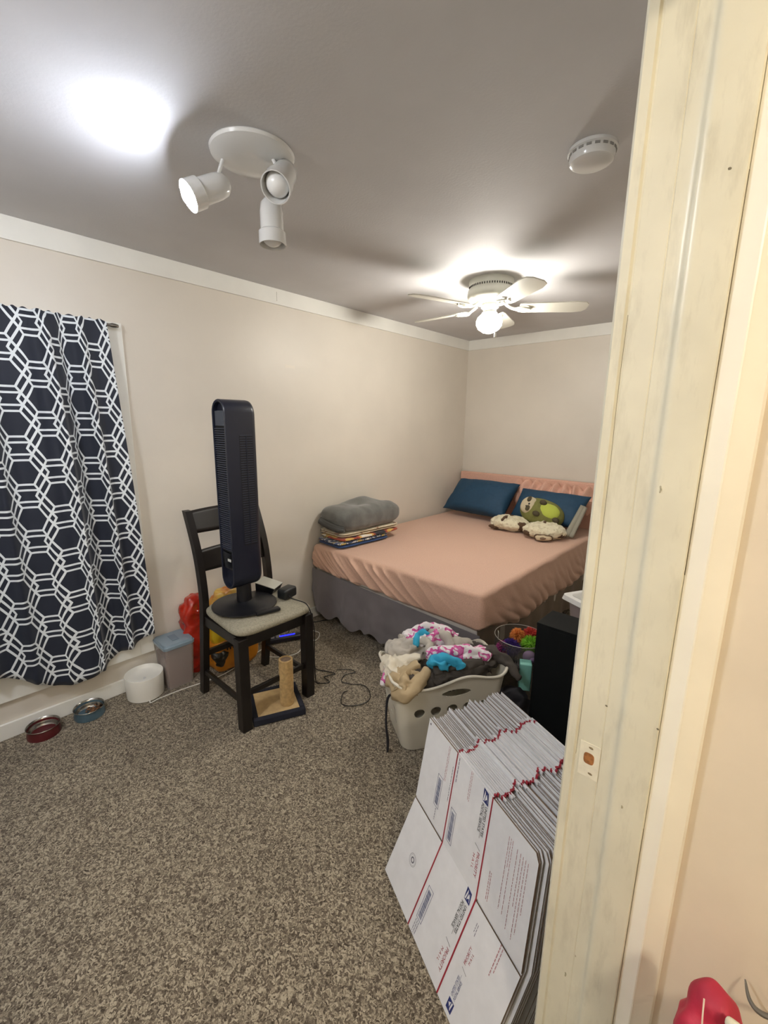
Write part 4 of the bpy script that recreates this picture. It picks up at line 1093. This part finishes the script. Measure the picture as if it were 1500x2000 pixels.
for i in range(NSg):
    for j in range(NZg+1):
        p = gridv[i][j]; dd, hh = hole_d(p)
        if .72 < dd < 1.12 and hh:
            k = 1/dd if dd > 0 else 1
            if hh[0] == 'y': p[0] = hh[1]+(p[0]-hh[1])*k
            else: p[1] = hh[1]+(p[1]-hh[1])*k
            p[2] = hh[2]+(p[2]-hh[2])*k
        inside[i][j] = dd <= .72
        verts[i][j] = bb.bm.verts.new(bc+bU*p[0]+bV*p[1]+Vector((0, 0, p[2])))
for i in range(NSg):
    for j in range(NZg):
        i2 = (i+1) % NSg
        if any((inside[i][j], inside[i2][j], inside[i2][j+1], inside[i][j+1])): continue
        bb.bm.faces.new((verts[i][j], verts[i2][j], verts[i2][j+1], verts[i][j+1]))
bot = [verts[i][0] for i in range(NSg)]; bb.bm.faces.new(bot)
BASK = mat('basket_plastic', (214, 208, 192), .35)
bo = bb.done('basket_body', BASK, bk, True, sharp=40); solid(bo, .003, -1)
rm = B(); rp = []
for i in range(0, NSg, 4):
    s = i/NSg; z = rimz(s); x, y = bpt(s, z, .004); rp.append(bc+bU*x+bV*y+Vector((0, 0, z)))
rm.tube(rp, .0065, 8, closed=True, smooth=False); rm.done('basket_rim', BASK, bk, True)

# clothes in the basket
def L(u, v, z): return bc+bU*u+bV*v+Vector((0, 0, z))
PINKF = spots_mat('pink_white_fleece', (226, 220, 222), [(226, 220, 222), (196, 66, 140), (214, 110, 170), (236, 232, 232)], 26, .44)
CLG = mat('light_grey_jersey', (176, 170, 160), .9, var=.08, vscale=12, bump=.4, bscale=120)
CLK = mat('khaki_cloth', (176, 156, 122), .85, var=.1, vscale=9, bump=.3, bscale=200)
CLD = mat('dark_taupe_jersey', (70, 64, 58), .9, var=.12, vscale=14, bump=.4, bscale=130)
CLB = mat('sky_blue_fleece', (52, 160, 196), .9, bump=.5, bscale=150)
CLW = mat('off_white_cloth', (216, 208, 190), .9, bump=.4, bscale=120)
CLN = mat('black_cloth', (30, 28, 34), .9)
def garment(name, label, m, blobs, rolls, seed):
    b = B()
    for (c, d_, rt) in blobs: b.blob(c, d_, rot=rt, n=36, e=2.5, ez=2.3, amp=.036, freq=14, seed=seed, ridge=True)
    for pts, r in rolls: 
        n0 = len(b.bm.verts); b.tube(pts, r, 18, sub=10)
        b.bm.verts.ensure_lookup_table()
        for v in b.bm.verts[n0:]:
            p = v.co.copy(); v.co = p+Vector((noise.noise(p*28), noise.noise(p*28+Vector((5, 0, 0))), noise.noise(p*28+Vector((0, 5, 0)))))*.010+Vector((.3, .3, 1))*.014*(.3-abs(noise.noise(p*19+Vector((seed, 0, 3))))*1.5)
    o = b.done(name, m, None, True, sharp=0)
    return tag(rebase(o, Vector((bc.x, bc.y, .02))), label, 'clothing', 'clothes in the laundry basket')
az = math.atan2(bU.y, bU.x)
garment('sweatpants', 'dark taupe sweatpants bunched along the front rim of the laundry basket', CLD,
        [(L(-.02, -.055, .335), (.225, .080, .055), az), (L(.18, .0, .365), (.075, .10, .045), az+.4)],
        [([L(-.20, -.095, .345), L(-.10, -.108, .335), L(.02, -.100, .350), L(.13, -.098, .360), L(.22, -.05, .375)], [.030, .034, .034, .034, .03]),
         ([L(.13, -.05, .39), L(.20, -.04, .405), L(.265, -.065, .395), L(.305, -.13, .360), L(.32, -.17, .325)], [.026, .032, .03, .024, .014]),
         ([L(-.08, -.09, .38), L(.0, -.09, .385), L(.08, -.10, .382), L(.16, -.08, .39)], [.03, .032, .03, .03])], 2)
garment('khaki_trousers', 'khaki trousers hanging over the left corner of the laundry basket', CLK,
        [(L(-.205, -.085, .335), (.085, .07, .048), az+.5)],
        [([L(-.275, -.12, .315), L(-.245, -.155, .318), L(-.19, -.150, .345), L(-.11, -.10, .385)], [.024, .034, .034, .022]),
         ([L(-.27, -.06, .335), L(-.22, -.07, .37), L(-.14, -.06, .40)], [.026, .03, .02])], 5)
garment('white_shirt', 'off-white crumpled shirt behind the khaki trousers in the basket', CLW,
        [(L(-.215, .01, .355), (.075, .09, .045), az)], [([L(-.25, .04, .36), L(-.19, -.01, .40), L(-.12, -.03, .415)], [.022, .026, .016])], 8)
garment('grey_shirt', 'light grey crumpled shirt looping over the top of the laundry heap', CLG,
        [(L(-.12, .085, .40), (.13, .08, .055), az)],
        [([L(-.255, .05, .33), L(-.225, .06, .385), L(-.17, .045, .435), L(-.11, .06, .455), L(-.06, .02, .45), L(-.08, -.02, .425)], [.022, .024, .024, .024, .02, .016]),
         ([L(-.03, .10, .46), L(.03, .05, .47), L(.04, -.0, .44), L(-.01, -.03, .42)], [.02, .022, .02, .016]), ([L(.04, .04, .42), L(.10, .04, .43), L(.17, .05, .40)], [.028, .03, .025])], 11)
garment('pink_pajamas', 'pink and white patterned fleece pajamas on top of the laundry heap', PINKF,
        [(L(-.04, .11, .435), (.12, .065, .05), az), (L(.08, -.03, .40), (.15, .05, .035), az-.15)],
        [([L(-.14, .13, .45), L(-.06, .12, .49), L(.04, .12, .475), L(.12, .10, .43)], [.016, .022, .022, .018]),
         ([L(-.09, -.03, .425), L(-.02, -.045, .44), L(.07, -.05, .435), L(.16, -.06, .42), L(.21, -.08, .40)], [.022, .028, .026, .024, .018]),
         ([L(-.30, -.03, .29), L(-.285, .0, .33), L(-.26, .04, .36)], [.012, .016, .014])], 14)
garment('blue_fleece', 'sky blue fleece sleeve lying over the dark sweatpants in the basket', CLB,
        [(L(-.035, -.095, .415), (.065, .034, .022), az-.1)],
        [([L(-.09, -.075, .415), L(-.03, -.092, .428), L(.03, -.11, .42), L(.045, -.125, .39)], [.018, .024, .024, .02]),
         ], 17)
garment('blue_cuff', 'small sky blue fleece cuff near the top of the laundry heap', CLB, [],
        [([L(-.13, .03, .445), L(-.095, .075, .475), L(-.05, .08, .478)], [.014, .02, .018])], 19)
garment('dark_shirt', 'black crumpled shirt tucked at the lower left of the basket heap', CLN,
        [(L(-.03, -.01, .30), (.20, .09, .06), az)], [([L(-.22, -.10, .315), L(-.18, -.115, .315), L(-.12, -.11, .32)], [.014, .016, .014])], 20)
tag(rebase(B().tube([(-1.130, 1.322, .31), (-1.155, 1.31, .28), (-1.158, 1.305, .16), (-1.150, 1.31, .07), (-1.152, 1.312, .004)], [.005, .006, .005, .007, .005], 6).done('drawstring', CLN, None, True), (-1.15, 1.31, 0)), 'long thin black strap hanging from the basket corner to the carpet', 'strap')

# ------------------------------------------------------------------ toy bin, black cabinet, tote
tbx, tby = -.872, 2.030
tb = thing('toy_bin', 'mesh pop-up bin with a thin wire rim, full of toys, behind the basket', 'bin', (tbx, tby, 0))
MESHM = mat('sheer_mesh', (92, 86, 78), .7, alpha=.55)
B().lathe([(.11, .003), (.125, .2), (.130, .42)], (tbx, tby, 0), 40, caps=False).done('mesh_side', MESHM, tb, True)
B().lathe([(.001, .003), (.11, .003), (.11, .008), (.001, .008)], (tbx, tby, 0), 40).done('bin_floor', CLN, tb)
B().tube([(tbx+.130*math.cos(a), tby+.130*math.sin(a), .42) for a in [2*PI*i/24 for i in range(24)]], .0012, 8, closed=True).done('wire_rim', mat('wire_grey', (180, 176, 166), .4), tb, True)
B().box(-.0008, .0008, -.014, .014, .375, .415, M=Matrix.Translation((tbx-.11, tby-.03, 0)) @ Matrix.Rotation(.6, 4, 'Z')).done('care_tag', mat('tag_white', (205, 200, 184), .6), tb)
def fuzzy(b, c, r, n, ln, rad, seed, up=0):
    random.seed(seed)
    for i in range(n):
        d_ = Vector((random.gauss(0, 1), random.gauss(0, 1), random.gauss(0, 1)+up)).normalized()
        p = Vector(c)+d_*r*.5; b.tube([p, p+d_*ln*.7, p+d_*ln+Vector((random.uniform(-1, 1), random.uniform(-1, 1), -.5))*ln*.25], [rad, rad*.8, rad*.15], 5, sub=2)
    b.blob(c, (r*.6, r*.6, r*.6), n=10, e=2, ez=2, amp=.004, freq=40)
rt = thing('rainbow_toy', 'furry toy in purple, lime and red inside the mesh bin', 'toy', (-.83, 1.93, .33))
for nm, c, r, cl in (('purple_fur', (-.882, 1.945, .385), .038, (52, 22, 110)), ('lime_fur', (-.812, 2.025, .395), .042, (120, 180, 40)), ('red_fur', (-.842, 2.085, .410), .036, (190, 60, 50)), ('orange_fur', (-.890, 2.035, .415), .020, (214, 130, 60)), ('pink_fur', (-.915, 1.93, .375), .020, (150, 50, 110))):
    b = B(); fuzzy(b, c, r, 420, .030, .0019, int(r*1e4)); o = b.done(nm, mat(nm, cl, .9), rt, True, sharp=0)
tag(rebase(B().blob((-.792, 1.972, .352), (.033, .033, .033), n=20, e=2, ez=2).done('lavender_ball', mat('lavender', (176, 148, 186), .6), None, True, sharp=0), (-.792, 1.972, .32)), 'lavender ball under the furry rainbow toy, beside the black cabinet', 'toy')
tag(rebase(B().box(-.028, .028, -.028, .028, .22, .36, .005, seg=3, M=Matrix.Translation((-.780, 1.905, 0)) @ Matrix.Rotation(.5, 4, 'Z')).done('mint_block', mat('mint_plastic', (122, 184, 170), .5), None, True), (-.78, 1.905, .22)), 'mint green plastic block standing beside the black cabinet', 'toy')
tag(rebase(B().blob((-.80, 1.80, .12), (.065, .11, .12), n=24, e=3, ez=3, amp=.02, freq=9, ridge=True).done('dark_bag', CLN, None, True, sharp=0), (-.8, 1.8, 0)), 'slumped black cloth bag on the floor between basket and cabinet', 'bag')
gn = B(); 
for i in range(8): gn.box(-.045+.012*i, -.042+.012*i, -.04, .04, .330, .350, M=Matrix.Translation((-.85, 1.90, -.01)) @ Matrix.Rotation(.5, 4, 'Z'))
gn.box(-.048, .048, -.042, .042, .326, .340, M=Matrix.Translation((-.85, 1.90, -.01)) @ Matrix.Rotation(.5, 4, 'Z'))
tag(rebase(gn.done('ribbed_case', mat('grey_ribbed', (92, 88, 88), .7)), (-.85, 1.90, .316)), 'grey ribbed case below the furry toy in the bin', 'toy')

kx0, kx1, ky0, ky1 = -.728, -.230, 1.868, 2.05
BLK = mat('black_laminate', (12, 15, 16), .7, spec=.2, var=.1, vscale=5)
cb = thing('black_cabinet', 'plain black laminate cabinet standing behind the mailing boxes by the door frame', 'cabinet', ((kx0+kx1)/2, (ky0+ky1)/2, 0))
B().box(kx0, kx1, ky0, ky1, .02, .585, .002).done('cabinet_body', BLK, cb)
B().box(kx0-.001, kx1+.001, ky0-.001, ky1+.001, .585, .600, .0015).done('cabinet_top', BLK, cb)
B().box(kx0+.01, kx1-.01, ky0+.01, ky1-.01, 0, .02).done('plinth', BLK, cb)
# storage tote on a lower crate behind the cabinet
Mt = Matrix.Translation((-.49, 2.33, 0)) @ Matrix.Rotation(math.radians(-27), 4, 'Z')
tt = thing('storage_tote', 'clear storage tote with a white rim behind the black cabinet', 'container', (-.50, 2.33, .40))
def tap2(name, x, y, z0, z1, sh, m, par, r=.03, n=6):
    b = B(); taper(b, -x, x, -y, y, z0, z1, sh, r, n)
    for v in b.bm.verts: v.co = Mt @ v.co
    return b.done(name, m, par, True)
tap2('tote_body', .225, .135, .40, .575, .10, mat('tote_clear', (196, 180, 178), .3, alpha=.6), tt)
tap2('tote_rim', .245, .155, .575, .600, -.03, mat('tote_white', (224, 224, 222), .25), tt)
tap2('tote_well', .215, .125, .600, .602, 0, mat('tote_inner', (190, 190, 186), .4), tt)
cr_ = B(); taper(cr_, -.20, .20, -.12, .12, 0, .398, .05, .02)
for v in cr_.bm.verts: v.co = Mt @ v.co
tag(rebase(cr_.done('storage_box', mat('grey_box_plastic', (120, 116, 108), .5), None, True), (-.50, 2.33, 0)), 'grey storage box under the clear tote, hidden behind the cabinet', 'container')

# ------------------------------------------------------------------ hall: shelf top with a red bag at the bottom right edge
hs = thing('hall_shelf', 'narrow hall shelf under the red bag, at the bottom right corner', 'shelf', (.22, .60, 0))
B().box(.015, .55, .52, .725, .48, .50, .003).done('shelf_top', WHITEP, hs)
for x in (.03, .53): B().box(x-.012, x+.012, .53, .72, 0, .48, .002).done('side_panel', WHITEP, hs)
rbg = thing('red_pouch', 'crimson pouch with thin white handles at the bottom right corner', 'bag', (.04, .60, .50))
CR_ = mat('crimson_fabric', (176, 34, 60), .6, var=.15, vscale=20, bump=.4, bscale=120)
q = B(); q.blob((.040, .610, .642), (.036, .040, .142), n=26, e=2.6, ez=2.6, amp=.012, freq=18, seed=3); q.done('pouch_body', CR_, rbg, True, sharp=0)
B().tube([(.034, .562, .74), (.029, .565, .775), (.0265, .575, .802)], .0010, 6).tube([(.048, .570, .755), (.041, .570, .778)], .0009, 6).done('strap', mat('pale_strap', (226, 206, 186), .7), rbg, True)
q = B(); q.blob((.115, .61, .630), (.036, .045, .130), n=24, e=2.4, ez=2.4, amp=.02, freq=16, seed=6, ridge=True)
q.tube([(.052, .585, .782), (.064, .58, .785), (.082, .585, .772), (.12, .60, .76)], [.006, .008, .010, .008], 10)
tag(rebase(q.done('white_cloth', mat('white_lace_cloth', (214, 208, 184), .85, var=.2, vscale=30), None, True, sharp=0), (.115, .61, .50)), 'crumpled off-white cloth beside the crimson pouch on the hall shelf', 'cloth')
tag(rebase(B().tube([(.072, .728, .700), (.080, .71, .690), (.095, .705, .688), (.125, .715, .695)], [.001, .003, .004, .003], 8).done('grey_hook', mat('hook_grey', (96, 92, 84), .5), None, True), (.10, .72, .69)), 'curved grey hook above the white cloth on the hall wall', 'hook')

# ------------------------------------------------------------------ added fill lamps out of view: hall, near end of the room
def globe_lamp(name, label, x, y, power, colr):
    """added, unseen ceiling fill lamp: a white plate and a lit glass bowl that gives the light"""
    t = thing(name, label, 'ceiling light', (x, y, CE))
    B().lathe([(.110, CE-.0005), (.112, CE-.010), (.100, CE-.022), (.001, CE-.022)], (x, y, 0), 40).done('mounting_plate', GLOSSW, t, True)
    m = mat(name+'_glass', (250, 248, 240), .3, emit=colr, estr=1)
    B().lathe([(.098, CE-.022), (.100, CE-.05), (.088, CE-.085), (.055, CE-.112), (.001, CE-.120)], (x, y, 0), 40).done('glass_bowl', m, t, True)
    m.node_tree.nodes['Principled BSDF'].inputs['Emission Strength'].default_value = power/(PI*(2*PI*.098**2+.03))
globe_lamp('hall_fill_lamp', 'unseen warm fill lamp added on the hall ceiling behind the viewer', .95, -.30, HALL_POWER, (255, 240, 214))  # unseen lamp added to bring up the warm hall wall and jamb
globe_lamp('entry_fill_lamp', 'unseen fill lamp added on the ceiling at the near end of the room', -1.15, -.50, ROOM_POWER, (246, 249, 255))  # added out of view only to brighten the near part of the room
